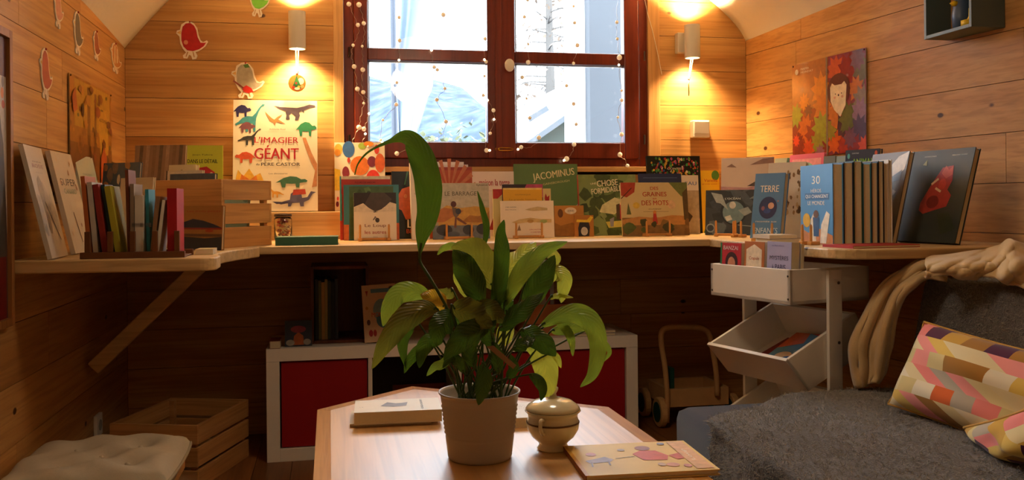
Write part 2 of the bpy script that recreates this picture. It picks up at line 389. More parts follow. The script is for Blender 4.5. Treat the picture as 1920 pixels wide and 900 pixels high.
mk('knob', ([Vector((c.x+p.x*.9, ys-.03-p.z, c.z+p.y*1.15)) for p in kn[0]], kn[1]), KNOB, win, world=True, smooth=True)
c = atY(934, 280, ys)
mk('latch', join(([Vector((c.x+p.x, ys-p.z, c.z+p.y)) for p in lathe([(.013, 0), (.013, .004), (.006, .006), (.005, .016), (.0001, .018)], 14)[0]], lathe([(0, 0)]*5, 14)[1]),
    tube([(c.x, ys-.012, c.z+.006), (c.x+.05, ys-.014, c.z+.006), (c.x+.068, ys-.014, c.z+.003), (c.x+.068, ys-.014, c.z-.003), (c.x+.05, ys-.014, c.z-.006), (c.x, ys-.012, c.z-.006)], .0022, 6),
    box(c.x-.006, c.x+.006, ys-.004, ys, c.z-.022, c.z+.022)), BRASS, win, world=True, smooth=False)
HINGE = mat('dark_hinge', '#4a3a30', rough=.35, metal=.8)
for u, v in ((655, 98), (655, 262), (1208, 105), (1208, 262)):
    c = atY(u, v, ys); mk('hinge', tube([(c.x, ys-.004, c.z-.022), (c.x, ys-.004, c.z+.022)], .005, 8), HINGE, win, world=True)

# ---------------------------------------------------------------- outdoors
SNOW = mat('snow', '#f4f8fc', rough=.8, spec=.2)
g = mk('snowy_ground', box(-60, 60, 5.2, 120, -1.2, -1.0), mat('snowy_grass', '#4a4f54', rough=.9, noise=.2, nscale=.3)); props(g, kind='structure')
def hill():
    def fn(a, b):
        x = -60+120*a; y = 22+45*b; z = -1+b*10.5*(1-.45*max(0, min(1, (x-8)/14)))+1.2*math.sin(x*.31)+.8*math.sin(x*.77+y*.2); return x, y, z
    m = bpy.data.materials.new('misty_forest'); m.use_nodes = True; nt = m.node_tree; b = nt.nodes['Principled BSDF']; b.inputs['Roughness'].default_value = 1; b.inputs['Specular IOR Level'].default_value = 0
    tc = nt.nodes.new('ShaderNodeTexCoord'); n1 = nt.nodes.new('ShaderNodeTexNoise'); n1.inputs["Scale"].default_value = 1.1; n1.inputs['Detail'].default_value = 6; nt.links.new(tc.outputs['Object'], n1.inputs['Vector'])
    r = nt.nodes.new('ShaderNodeValToRGB'); e = r.color_ramp.elements; e[0].position = .36; e[0].color = (*lin('#343d50'), 1); e[1].position = .64; e[1].color = (*lin('#4a5466'), 1)
    x = r.color_ramp.elements.new(.52); x.color = (*lin('#3f495b'), 1); nt.links.new(n1.outputs['Fac'], r.inputs[0]); nt.links.new(r.outputs[0], b.inputs['Base Color'])
    return mk('wooded_hillside', grid(50, 24, fn), m, smooth=True)
props(hill(), kind='structure', label='misty bluish wooded hillside beyond the window')
CONC = mat('weathered_concrete', '#3f4348', rough=.9, noise=.22, nscale=1.5)
a, b = atY(1107, 268, 5.6), atY(1168, 0, 5.6)
p = thing('concrete_pillar', 'weathered grey concrete pillar outside the right window sash', 'pillar', ((a.x+b.x)/2, 5.75, -1))
mk('shaft', box(a.x, b.x, 5.6, 5.95, -1, 2.6), CONC, p, world=True); mk('white_strip', box(a.x-.09, a.x-.002, 5.7, 5.9, -1, 2.6), mat('white_paint_out', '#eef2f5', rough=.7), p, world=True)
# snow covered roof
Yr = 13.0
R = [atY(u, v, Yr) for u, v in ((940, 290), (1112, 130), (1112, 178), (985, 268), (940, 300))]
hs = thing('neighbour_house', 'low outbuilding with a snow covered pitched roof outside the window', 'building', (R[1].x, Yr, -1))
def slab(pts, Y0, Y1): n = len(pts); return [Vector((q.x, Y0, q.z)) for q in pts]+[Vector((q.x, Y1, q.z)) for q in pts], [tuple(range(n)), tuple(range(2*n-1, n-1, -1))]+[(i, n+i, n+(i+1) % n, (i+1) % n) for i in range(n)]
mk('snow_layer', slab([R[0], R[1], R[1]+Vector((3, 0, 1.4)), R[2]+Vector((3, 0, 1.4)), R[2], R[3], R[4]], Yr, Yr+5), SNOW, hs, world=True)
E = [atY(u, v, Yr) for u, v in ((938, 300), (1112, 178), (1112, 190), (950, 302))]
mk('roof_edge', slab([E[0], E[1], E[1]+Vector((3, 0, 1.4)), E[2]+Vector((3, 0, 1.4)), E[2], E[3]], Yr-.12, Yr+5), mat('dark_eave', '#3a3f44', rough=.7), hs, world=True)
q = [atY(1000, 262, Yr+.3), atY(1160, 150, Yr+.3)]
mk('gable_wall', slab([atY(985, 266, Yr+.3), atY(1110, 186, Yr+.3), atY(1250, 100, Yr+.3), Vector((q[1].x+3, 0, -1)), Vector((q[0].x-.6, 0, -1))], Yr+.3, Yr+4.5), mat('mossy_wall', '#3c423c', rough=.9, noise=.12, nscale=.8), hs, world=True)
a, b = atY(1093, 268, Yr-.2), atY(1106, 180, Yr-.2)
mk('white_post', box(a.x, b.x, Yr-.2, Yr-.05, -1, b.z), mat('white_paint_out', '#eef2f5'), hs, world=True)
a, b = atY(992, 224, Yr-.02), atY(1026, 203, Yr-.02)
mk('snow_guard', bar(a, b, .1, .08), mat('dark_eave', '#3a3f44'), hs, world=True)
# dark post and pale translucent plastic sheet outside the left sash
a = atY(738, 265, 6.6); b = atY(738, -20, 6.6)
o = mk('steel_post', tube([(a.x+.02, 6.6, -1), (a.x, 6.6, b.z+.4)], .022, 10), mat('blue_grey_steel', '#242c38', rough=.5)); props(o, label='dark blue grey post seen through the left sash', cat='post')
def sheet(s, t):
    v = -60+400*t; uL = 748-2*t+3*math.sin(9*t); uR = 852-12*t-95*max(0, t-.1)**1.25
    p = atY(uL+(uR-uL)*s, v, 6.9); p.y += .12*math.sin(s*math.pi*2.3+1.2*t); return p
o = mk('plastic_sheet', grid(16, 20, sheet), mat('frosted_plastic', '#647280', rough=.35, spec=.5, trans=.0), smooth=True); props(o, label='pale frosted plastic sheet hanging outside the left sash', cat='sheet')
o.modifiers.new('solid', 'SOLIDIFY').thickness = .01
# bare larch behind the roof and an autumn bush
def tree(name, label, base, height, r0, nb, cols, seed, cat='tree', spread=1.0, leaf=0, lz=(0.2, 1)):
    r = random.Random(seed); t = thing(name, label, cat, base); H_ = height; bark = mat(cols[0][0], cols[0][1], rough=.9)
    mk('trunk', tube([(0, 0, 0), (.05*H_*.1, 0, H_*.5), (0, 0, H_)], [r0, r0*.7, r0*.15], 8), bark, t)
    B = []; tips = []
    for i in range(nb):
        z = H_*r.uniform(.15, .97); a = r.uniform(0, 6.283); L_ = spread*(.25+.9*(1-z/H_))*r.uniform(.6, 1.1)
        p1 = Vector((math.cos(a)*L_*.5, math.sin(a)*L_*.5, z+.05)); p2 = Vector((math.cos(a)*L_, math.sin(a)*L_, z-.05+r.uniform(-.1, .2)))
        B.append(tube([(0, 0, z), p1, p2], [r0*.16, r0*.1, r0*.03], 4)); tips += [p1, p2, (p1+p2)/2]
        for q in range(3):
            s = p1.lerp(p2, r.random()); e = s+Vector((r.uniform(-.3, .3), r.uniform(-.3, .3), r.uniform(-.25, .25)))*spread*.7; B.append(tube([s, e], [r0*.06, r0*.02], 3)); tips.append(e)
    o = mk('branches', join(*B), bark, t); o['kind'] = 'stuff'
    if leaf:
        v, f = [], []
        for i in range(leaf):
            c = r.choice(tips)+Vector((r.gauss(0, .14), r.gauss(0, .14), r.gauss(0, .14)))*spread; s = .05*spread
            d1 = Vector((r.uniform(-1, 1), r.uniform(-1, 1), r.uniform(-1, 1)))*s; d2 = Vector((r.uniform(-1, 1), r.uniform(-1, 1), r.uniform(-1, 1)))*s
            k = len(v); v += [c, c+d1, c+d1+d2, c+d2]; f.append((k, k+1, k+2, k+3))
        o = mk('foliage', (v, f), mat(cols[1][0], cols[1][1], rough=.9), t); o['kind'] = 'stuff'
    return t
b0 = atY(1029, 260, 20); tree('bare_larch', 'bare larch with thin branches behind the snowy roof', (b0.x, 20, -1), 9.5, .16, 60, (('larch_bark', '#464340'), ('larch_needle', '#66574a')), 3, leaf=500, spread=1.6)
b0 = atY(1100, 260, 24); tree('bare_larch', 'thin bare larch farther right behind the concrete pillar edge', (b0.x-.6, 24, -1), 9, .12, 40, (('larch_bark', '#464340'), ('larch_needle', '#66574a')), 5, leaf=300, spread=1.6)
b0 = atY(860, 260, 10.6); tree('autumn_bush', 'yellow green autumn bush low outside the left sash', (b0.x, 10.6, -1), 2.75, .07, 60, (('larch_bark', '#464340'), ('autumn_leaf', '#4f533c')), 9, 'bush', leaf=2600, spread=1.1)
# ---------------------------------------------------------------- book bench round three walls
SHELF = wood('bench_spruce', '#e4c592', '#cba56d', axis=0, rough=.42, scale=.8, vary=.06)
def arc(cx, cy, r, a0, a1, n=6): return [(cx+r*math.cos(math.radians(a0+(a1-a0)*i/n)), cy+r*math.sin(math.radians(a0+(a1-a0)*i/n))) for i in range(n+1)]
YS = 3.30; XA, XB = -.30, 1.45
lb = thing('bench_board', 'thick waxed wooden bench board with wavy edge along the left wall', 'shelf', (-.6, 3.3, ZS), group='wall bench boards')
mk('board', prism([(XL+.001, 2.655)]+arc(-.35, 2.66, .04, -90, 0)+[(-.312, 2.76), (-.335, 2.85), (-.325, 2.98), (-.30, 3.10), (-.27, 3.20), (XA+.06, YS-.002), (XA-.0005, YS-.002), (XA-.0005, YW-.001), (XL+.001, YW-.001)], ZS-.036, ZS), SHELF, lb, world=True, bevel=.004)
mk('bracket', bar((XL+.026, 3.45, .43), (-.44, 3.45, ZS-.052), .045, .05), SHELF, lb, world=True, bevel=.003)
bb = mk('bench_board', prism([(XA+.001, YS), (XB-.001, YS), (XB-.001, YW-.001), (XA+.001, YW-.001)], ZS-.027, ZS), SHELF, bevel=.003); props(bb, 'long straight wooden bench board under the window', 'shelf', 'wall bench boards')
rb = mk('bench_board', prism([(XB, YW-.001), (XB, 2.50)]+arc(XB+.11, 2.49, .11, 180, 270)+[(xr(2.38)-.001, 2.38), (XR-.001, YW-.001)], ZS-.03, ZS), SHELF, bevel=.004); props(rb, 'wooden bench board with rounded corner along the right wall', 'shelf', 'wall bench boards')

# ---------------------------------------------------------------- crates
CRATE = wood('crate_pine', '#d9a566', '#bb8344', axis=0, rough=.6, vary=.15)
CRATEY = wood('crate_pine_y', '#d9a566', '#bb8344', axis=1, rough=.6, vary=.15)
def crate(label, o, ex, ey, w, d, h, z, ns=3, solid=None, gap=.012):
    """o = near corner; ex, ey = unit directions of the two sides"""
    ex, ey = Vector((*ex, 0)).normalized(), Vector((*ey, 0)).normalized()
    m = Matrix(((ex.x, ey.x, 0, o[0]), (ex.y, ey.y, 0, o[1]), (0, 0, 1, z), (0, 0, 0, 1)))
    t = thing('wooden_crate', label, 'crate', m=m); T = .011; sh = (h-gap*(ns-1))/ns
    for i in range(ns):
        a = i*(sh+gap)
        for y in (0, d-T):
            if solid == 'x' and y == 0:
                continue
            mk('slat', box(0, w, y, y+T, a, a+sh), CRATE, t, bevel=.0015)
        for x in (0, w-T): mk('slat', box(x, x+T, T+.0005, d-T-.0005, a, a+sh), CRATEY, t, bevel=.0015)
    if solid == 'x': mk('side_panel', box(0, w, 0, T, 0, h), CRATE, t, bevel=.0015)
    for x in (T, w-T-.02):
        for y in (T, d-T-.02): mk('corner_post', box(x+.0005, x+.0195, y+.0005, y+.0195, .002, h-.006), CRATE, t)
    for i in range(3): mk('bottom_board', box(T+.001, w-T-.001, T+.001+i*(d-2*T)/3, T-.004+(i+1)*(d-2*T)/3, .001, .009), CRATE, t)
    return t
crate('open slatted wooden crate standing on the floor by the left wall', (-.462, 3.351), (-.32, .118), (.118, .40), .33, .44, .228, .0)
c1 = crate('slatted wooden crate holding picture books on the left bench', (-.358, 3.213), (-.86, .53), (.53, .86), .33, .285, .236, ZS, solid='x')

# ---------------------------------------------------------------- white cube shelving unit
WLAM = mat('white_laminate', '#efe4d0', rough=.45, noise=.03)
REDF = mat('red_insert', '#9a0508', rough=.55)
kx0, kx1, ky0, ky1, kh, fo, fi = -.246, 1.272, 3.65, 4.04, .442, .05, .016
ku = thing('cube_shelf_unit', 'low white cube shelf unit with red door inserts under the bench', 'shelf unit', ((kx0+kx1)/2, 3.85, 0))
mk('top_panel', box(kx0, kx1, ky0, ky1, kh-fo, kh), WLAM, ku, world=True, bevel=.001)
mk('bottom_panel', box(kx0+fo, kx1-fo, ky0, ky1, 0, fo), WLAM, ku, world=True, bevel=.001)
for x in (kx0, kx1-fo): mk('side_panel', box(x, x+fo, ky0, ky1, 0, kh-fo-.0005), WLAM, ku, world=True, bevel=.001)
cw = (kx1-kx0-2*fo-3*fi)/4; kcx = [kx0+fo+i*(cw+fi) for i in range(4)]
for i in range(3): mk('divider', box(kcx[i]+cw, kcx[i]+cw+fi, ky0+.002, ky1, fo+.0005, kh-fo-.0005), WLAM, ku, world=True)
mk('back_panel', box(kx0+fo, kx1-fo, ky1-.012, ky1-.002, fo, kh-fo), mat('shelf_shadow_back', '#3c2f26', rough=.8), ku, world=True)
for i in (0, 2, 3): mk('red_door_insert', box(kcx[i]+.006, kcx[i]+cw-.004, ky0+.012, ky0+.35, fo+.003, kh-fo-.006), REDF, ku, world=True, bevel=.002)

# ---------------------------------------------------------------- coffee table
TT = .45
TABW = wood('beech_table_top', '#e0ad68', '#cb9450', axis=1, rough=.38, knots=False, scale=.7, coat=1.0, vary=.03, crough=.42)
TABE = wood('beech_table_edge', '#d8a25c', '#bb7d3c', axis=1, rough=.3, knots=False, vary=.12, coat=.2)
TABW.node_tree.nodes['Principled BSDF'].inputs['Coat IOR'].default_value = 1.7
tp = [(-.036, 1.42), (-.036, 2.489), (.241, 2.746), (.73, 2.336), (.738, 1.45), (.46, 1.17)]
tb = thing('coffee_table', 'low six sided coffee table in varnished beech', 'table', (.35, 1.95, 0))
ctr = Vector((.35, 1.96)); ins = .035
def inset(pts, d):
    n = len(pts); out = []
    for i in range(n):
        p0, p1, p2 = (Vector(pts[(i+k) % n]) for k in (-1, 0, 1)); a, b = (p1-p0).normalized(), (p2-p1).normalized()
        na, nb = Vector((a.y, -a.x)), Vector((b.y, -b.x)); bis = (na+nb).normalized(); out.append(tuple(p1+bis*d/max(.3, bis.dot(na))))
    return out
ti = inset(tp, ins)
mk('top', prism(ti, TT-.024, TT), TABW, tb, world=True)
for i in range(6):
    j = (i+1) % 6; q = [tp[i], tp[j], ti[j], ti[i]]; g = .0006
    c = Vector((sum(p[0] for p in q)/4, sum(p[1] for p in q)/4)); q = [tuple(c+(Vector(p)-c)*(1-.002)) for p in q]
    v, f = prism(q[::-1], TT-.026, TT-.0002); mk('edge_strip', (v, f), TABE, tb, world=True)
ai = inset(tp, .06)
for i in range(6):
    j = (i+1) % 6; mk('apron', bar((*ai[i], TT-.066), (*ai[j], TT-.066), .018, .08), TABE, tb, world=True)
for k in (0, 1, 3, 4):
    p = ai[k]; mk('leg', box(p[0]-.026, p[0]+.026, p[1]-.026, p[1]+.026, 0, TT-.027), TABE, tb, world=True, bevel=.004)

# ---------------------------------------------------------------- sofa
NAVY = mat('dark_navy_fabric', '#1d2130', rough=.9, spec=.1, noise=.2, nscale=300, bump=.3, bscale=600, sheen=.3)
GREY = mat('charcoal_plush', '#66615e', rough=.95, spec=.05, noise=.35, nscale=60, bump=.6, bscale=250, sheen=.4)
mat('plush_fibre', '#9a958e', rough=.8, spec=.15)
sf = thing('sofa', 'dark navy sofa along the right wall under grey plush covers', 'sofa', (1.5, 1.5, 0))
o = mk('seat', box(.965, 1.80, .35, 2.475, .06, .412), NAVY, sf, world=True, smooth=True, bevel=.035)
o = mk('backrest', hexa([(1.76, .35, .06), (2.06, .35, .06), (2.06, 2.49, .06), (1.70, 2.49, .06)], [(1.84, .35, .75), (2.06, .35, .75), (2.06, 2.46, .75), (1.77, 2.46, .75)]), NAVY, sf, world=True, smooth=True, bevel=.05)
for x, y in ((1.02, .42), (1.02, 2.40), (1.98, .42), (1.98, 2.40)): mk('foot', box(x-.025, x+.025, y-.025, y+.025, 0, .062), mat('dark_foot', '#20160f', rough=.5), sf, world=True)
def hn(x, y, s=1.0):
    return .5*math.sin(x*9.1*s+1.3*math.sin(y*7.7*s))+.3*math.sin(y*13.3*s+2*math.sin(x*5.1*s))+.2*math.sin((x+y)*23*s)
def fuzz(vf, n, length, wid, seed, mname, parent, spread=1.0):
    r = random.Random(seed); V, Fc = vf; tri = []; acc = []; tot = 0
    for f in Fc:
        for k in range(1, len(f)-1):
            a, b, c = V[f[0]], V[f[k]], V[f[k+1]]; ar = (b-a).cross(c-a); tot += ar.length; tri.append((a, b, c, ar.normalized())); acc.append(tot)
    import bisect; ov, of = [], []
    for i in range(n):
        a, b, c, nn = tri[min(len(tri)-1, bisect.bisect(acc, r.random()*tot))]
        s, t = r.random(), r.random()
        if s+t > 1: s, t = 1-s, 1-t
        p = a+(b-a)*s+(c-a)*t; d = (nn+Vector((r.gauss(0, 1), r.gauss(0, 1), r.gauss(0, 1)))*spread).normalized()
        if d.dot(nn) < .12: d = (d+nn*.8).normalized()
        q = d.orthogonal().normalized()*wid; L_ = length*r.uniform(.5, 1.3); m_ = p+d*L_*.55; e = p+(d+Vector((r.gauss(0, .6), r.gauss(0, .6), r.gauss(0, .6)))).normalized()*L_
        k = len(ov); ov += [p-nn*.001-q, p-nn*.001+q, m_+q*.8, m_-q*.8, e]; of += [(k, k+1, k+2, k+3), (k+3, k+2, k+4)]
    o = mk('pile', (ov, of), MATS[mname], parent, world=True); o['kind'] = 'stuff'; return o
def seatthrow(s, t):
    # s: 0 = front hem hanging down, 1 = against the backrest; t: 0 near the camera, 1 far edge
    L_ = s*1.15
    far = 2.17+.32*max(0, min(1, (L_-.28)/.42)); Y = .36+(far-.36)*t
    hang = .30
    if L_ < hang: x = .945-.012*math.sin(Y*17)-.01*(1-L_/hang); z = .10+(L_/hang)*.31
    else: x = .945+(L_-hang); z = .424
    if abs(L_-hang) < .04: k = (L_-hang+.04)/.08; z = min(z, .41+.014*k); x += .008*(1-k)
    return x, Y+.012*math.sin(x*21)*t, z+.009*hn(x, Y)+.022*math.exp(-((Y-2.05)/.25)**2-((x-1.15)/.25)**2)
plush = thing('plush_seat_cover', 'fluffy grey plush cover spread over the sofa seat', 'blanket', (1.3, 1.5, .42))
vf = grid(46, 60, seatthrow); mk('cloth', vf, GREY, plush, world=True, smooth=True); fuzz(vf, 42000, .017, .0008, 5, 'plush_fibre', plush)
def backthrow(s, t):
    Y = 2.43-1.5*t; x0 = 1.70+.04*t; L_ = s*.62
    if L_ < .34: x = x0+.07*(L_/.34)-.012; z = .425+L_
    else: x = x0+.058+(L_-.34); z = .765
    if abs(L_-.34) < .05: k = (L_-.29)/.1; z = .715+.05*math.sin(k*math.pi/2); x = x0+.05+.03*k*k
    return x, Y, z+.006*hn(x+z, Y, 1.5)
bthrow = thing('plush_back_cover', 'fluffy grey plush cover hung over the sofa backrest', 'blanket', (1.75, 1.7, .42))
vf = grid(30, 40, backthrow); mk('cloth', (vf[0], [f[::-1] for f in vf[1]]), GREY, bthrow, world=True, smooth=True); fuzz((vf[0], [f[::-1] for f in vf[1]]), 18000, .013, .0008, 6, 'plush_fibre', bthrow)

# patterned pillows
def pillow_mat(seed, rows, cols_, skew):
    m = bpy.data.materials.new('patchwork_print'); m.use_nodes = True; nt = m.node_tree; N, L = nt.nodes, nt.links; b = N['Principled BSDF']; b.inputs['Roughness'].default_value = .85; b.inputs['Specular IOR Level'].default_value = .1; b.inputs['Sheen Weight'].default_value = .2
    uv = N.new('ShaderNodeAttribute'); uv.attribute_name = 'puv'; sp = N.new('ShaderNodeSeparateXYZ'); L.new(uv.outputs['Vector'], sp.inputs[0])
    def M(op, a, c=None):
        n = N.new('ShaderNodeMath'); n.operation = op
        for i, x in enumerate((a, c)):
            if x is None: continue
            if isinstance(x, (int, float)): n.inputs[i].default_value = x
            else: L.new(x, n.inputs[i])
        return n.outputs[0]
    v = M('MULTIPLY', sp.outputs[1], rows); row = M('FLOOR', v); fr = M('FRACT', v); par = M('MODULO', row, 2.0); sk = M('MULTIPLY', fr, skew)
    sk = M('MULTIPLY', sk, M('SUBTRACT', 1.0, par))
    u = M('ADD', M('MULTIPLY', sp.outputs[0], cols_), M('ADD', sk, M('MULTIPLY', row, .43))); cell = M('FLOOR', u)
    wn = N.new('ShaderNodeTexWhiteNoise'); wn.noise_dimensions = '2D'; cb = N.new('ShaderNodeCombineXYZ'); L.new(M('ADD', cell, seed), cb.inputs[0]); L.new(row, cb.inputs[1]); L.new(cb.outputs[0], wn.inputs['Vector'])
    r = N.new('ShaderNodeValToRGB'); r.color_ramp.interpolation = 'CONSTANT'; pal = ['#e9d7a0', '#d0a23c', '#ef8b84', '#b9ad98', '#f0e4c6', '#a8762a', '#e06a2c', '#e3c15e', '#e8d8a8', '#c79a44', '#dcc98c', '#f29a92', '#52203c']
    e = r.color_ramp.elements
    while len(e) < len(pal): e.new(.5)
    for i, c in enumerate(pal): e[i].position = i/len(pal); e[i].color = (*lin(c), 1)
    L.new(wn.outputs['Value'], r.inputs[0]); L.new(r.outputs[0], b.inputs['Base Color'])
    return m
def pillow(label, bl, br, tl, th, seed, rows=6, cols_=7, group=None):
    bl, br, tl = Vector(bl), Vector(br), Vector(tl); a, b = (br-bl), (tl-bl); nrm = a.cross(b).normalized()
    if nrm.dot(CAM-bl) < 0: nrm = -nrm
    t = thing('throw_pillow', label, 'pillow', (bl+br)/2, group); n = 30; V, Fc, UV = [], [], []
    for side in (1, -1):
        o = len(V)
        for j in range(n+1):
            for i in range(n+1):
                u, v = i/n, j/n; p, q = 2*u-1, 2*v-1
                h = ((1-p**2)*(1-q**2))
                pinch = 1-.07*(1-abs(p*q)); x, y = .5+.5*p*(1-.10*(1-p*p*0)*(1-q*q)*.6), .5+.5*q*(1-.10*(1-p*p)*.6)
                w = th/2*(max(0, h)**.42)+.006*math.sin(11*u+5*v)*h+.010*math.sin(7*u*v+9*v)*h
                V.append(bl+a*x+b*y+nrm*(side*w)); UV.append((u, v, 0))
        for j in range(n):
            for i in range(n):
                f = (o+j*(n+1)+i, o+j*(n+1)+i+1, o+(j+1)*(n+1)+i+1, o+(j+1)*(n+1)+i); Fc.append(f if side == 1 else f[::-1])
    ob = mk('cover', (V, Fc), pillow_mat(seed, rows, cols_, 1.3), t, world=True, smooth=True)
    at = ob.data.attributes.new('puv', 'FLOAT_VECTOR', 'POINT')
    for i, q in enumerate(UV): at.data[i].vector = q
    edge = [bl+a*(.5+.5*p*(1-.06*(1-q*q)))+b*(.5+.5*q*(1-.06*(1-p*p))) for p, q in [(-1+.1*i, -1) for i in range(20)]+[(1, -1+.1*i) for i in range(20)]+[(1-.1*i, 1) for i in range(20)]+[(-1, 1-.1*i) for i in range(21)]]
    mk('piping', tube(edge, .004, 6), mat('pillow_piping', '#b98b3a', rough=.8), t, world=True, smooth=True); return t
p0 = atZ(1666, 757, .445); p1 = atZ(1814, 814, .425); d = (p1-p0).normalized(); p2 = atD(1733, 604, 2.47)
pillow('patchwork pillow in yellow pink and brown leaning on the sofa back', p0, p0+d*.56, p2+d*.0, .17, 3, 6, 8, 'patchwork pillows')
q0 = atZ(1808, 802, .45); q1 = atZ(1940, 872, .43); q2 = atD(1925, 768, 1.86)
pillow('patchwork pillow lying flat at the right edge of the sofa seat', q0, q1, q2, .12, 11, 4, 4, 'patchwork pillows')

# beige throw: bunched on the backrest, one end hanging down its far side
BEIGE = mat('beige_fleece', '#cfae7c', rough=.9, spec=.1, noise=.08, nscale=40, bump=.25, bscale=500, sheen=.4)
def poly(pts, t):
    k = t*(len(pts)-1); i = min(int(k), len(pts)-2); f = k-i; return tuple(a+(b-a)*f for a, b in zip(pts[i], pts[i+1]))
Ledge = spline([(1775, 480, 0), (1729, 483, 0), (1690, 505, 0), (1652, 537, 0), (1622, 590, 0), (1596, 644, 0), (1598, 690, 0), (1606, 728, 0)], 6)
Redge = spline([(1775, 530, 0), (1738, 520, 0), (1712, 538, 0), (1693, 557, 0), (1680, 593, 0), (1672, 650, 0), (1663, 698, 0), (1648, 716, 0)], 6)
def hang(s, t):
    a = Ledge[min(len(Ledge)-1, int(t*(len(Ledge)-1)))]; b = Redge[min(len(Redge)-1, int(t*(len(Redge)-1)))]
    u, v = a.x+(b.x-a.x)*s, a.y+(b.y-a.y)*s
    D = 2.70-.10*s*(1-t)+.05*t*(1-s)+.016*math.sin(s*11+2.2*t+1.2*math.sin(3*t))+.006*math.sin(s*27-5*t)+.010*hn(s*.8, t*1.2, 1.0)
    return atD(u, v, D)
Tp = spline([(1735, 484, 0), (1775, 482, 0), (1812, 476, 0), (1850, 470, 0), (1878, 462, 0), (1893, 451, 0), (1912, 458, 0), (1960, 470, 0), (2020, 480, 0)], 5)
Bt = spline([(1735, 522, 0), (1775, 516, 0), (1812, 522, 0), (1840, 521, 0), (1870, 524, 0), (1893, 532, 0), (1912, 540, 0), (1960, 556, 0), (2020, 570, 0)], 5)
def bunch(s, t):
    a = Tp[min(len(Tp)-1, int(s*(len(Tp)-1)))]; b = Bt[min(len(Bt)-1, int(s*(len(Bt)-1)))]
    u, v = a.x+(b.x-a.x)*t, a.y+(b.y-a.y)*t
    D = 2.64-.24*s-.13*math.sin(math.pi*min(1, t*1.1)*.62)+.030*hn(s*1.7+.4*t, t*.55+s*.5, 1.0)+.012*hn(s*3.1-t, t*1.3+s, 1.1)
    return atD(u, v, D)
th = thing('fleece_throw', 'crumpled beige fleece throw draped over the sofa backrest', 'throw', atD(1700, 500, 2.78))
hv = grid(22, len(Ledge)-1, hang); o = mk('hanging_end', hv, BEIGE, th, world=True, smooth=True); o.modifiers.new('solid', 'SOLIDIFY').thickness = .008
bv = grid(len(Tp)-1, 18, bunch); o = mk('bunched_folds', bv, BEIGE, th, world=True, smooth=True); o.modifiers.new('solid', 'SOLIDIFY').thickness = .01
s_ = o.modifiers.new('sub', 'SUBSURF'); s_.levels = 1; s_.render_levels = 1

# ---------------------------------------------------------------- floor cushions on a low bench at the left
lo = thing('low_bench', 'low plain wooden bench against the left wall under the cushions', 'bench', (-.62, 2.3, 0))
mk('seat_board', box(XL+.004, -.43, 1.62, 2.86, .215, .24), CRATEY, lo, world=True, bevel=.003)
for x in (XL+.04, -.47):
    for y in (1.68, 2.80): mk('leg', box(x-.02, x+.02, y-.02, y+.02, 0, .2145), CRATEY, lo, world=True)
LINEN = mat('natural_linen', '#c9bca4', rough=.9, spec=.1, noise=.06, nscale=80, bump=.35, bscale=700)
def tufted(label, x0, x1, y0, y1, z, th, group, seed):
    t = thing('tufted_cushion', label, 'cushion', ((x0+x1)/2, (y0+y1)/2, z), group); n = 36; V, Fc = [], []; tf = [(.3, .3), (.7, .3), (.3, .7), (.7, .7), (.5, .5)]
    r = random.Random(seed)
    for side in (1, -1):
        o = len(V)
        for j in range(n+1):
            for i in range(n+1):
                u, v = i/n, j/n; p, q = 2*u-1, 2*v-1; rr = 1-.04*(p*p*q*q)
                e = max(0, (1-p**8)*(1-q**8))**.5; h = th/2*e
                for a, b in tf: dd = math.hypot(u-a, v-b); h -= th*.26*math.exp(-(dd/.10)**2)*e
                h += .004*math.sin(19*u+3*math.sin(7*v))*e+.004*math.sin(17*v+2*math.sin(9*u))*e
                V.append(Vector((x0+(x1-x0)*(.5+.5*p*rr), y0+(y1-y0)*(.5+.5*q*rr), z+th/2+side*h)))
        for j in range(n):
            for i in range(n):
                f = (o+j*(n+1)+i, o+j*(n+1)+i+1, o+(j+1)*(n+1)+i+1, o+(j+1)*(n+1)+i); Fc.append(f if side == 1 else f[::-1])
    mk('cover', (V, Fc), LINEN, t, world=True, smooth=True)
    rim = [(x0+(x1-x0)*(.5+.5*p*(1-.04*p*p*q*q)), y0+(y1-y0)*(.5+.5*q*(1-.04*p*p*q*q)), z+th/2) for p, q in [(-1+.1*i, -1) for i in range(20)]+[(1, -1+.1*i) for i in range(20)]+[(1-.1*i, 1) for i in range(20)]+[(-1, 1-.1*i) for i in range(21)]]
    mk('piping', tube(rim, .005, 6), mat('linen_piping', '#a3957c', rough=.9), t, world=True, smooth=True)
    for a, b in tf: mk('tuft_button', ball((x0+(x1-x0)*a, y0+(y1-y0)*b, z+th*.74), .008, 8, 5), LINEN, t, world=True, smooth=True)
tufted('linen tufted cushion on the low bench beside the floor crate', XL+.02, -.405, 2.44, 2.87, .2460, .088, 'tufted cushions', 1)
tufted('linen tufted cushion nearest the camera at the lower left corner', XL+.02, -.44, 1.98, 2.42, .2460, .082, 'tufted cushions', 2)

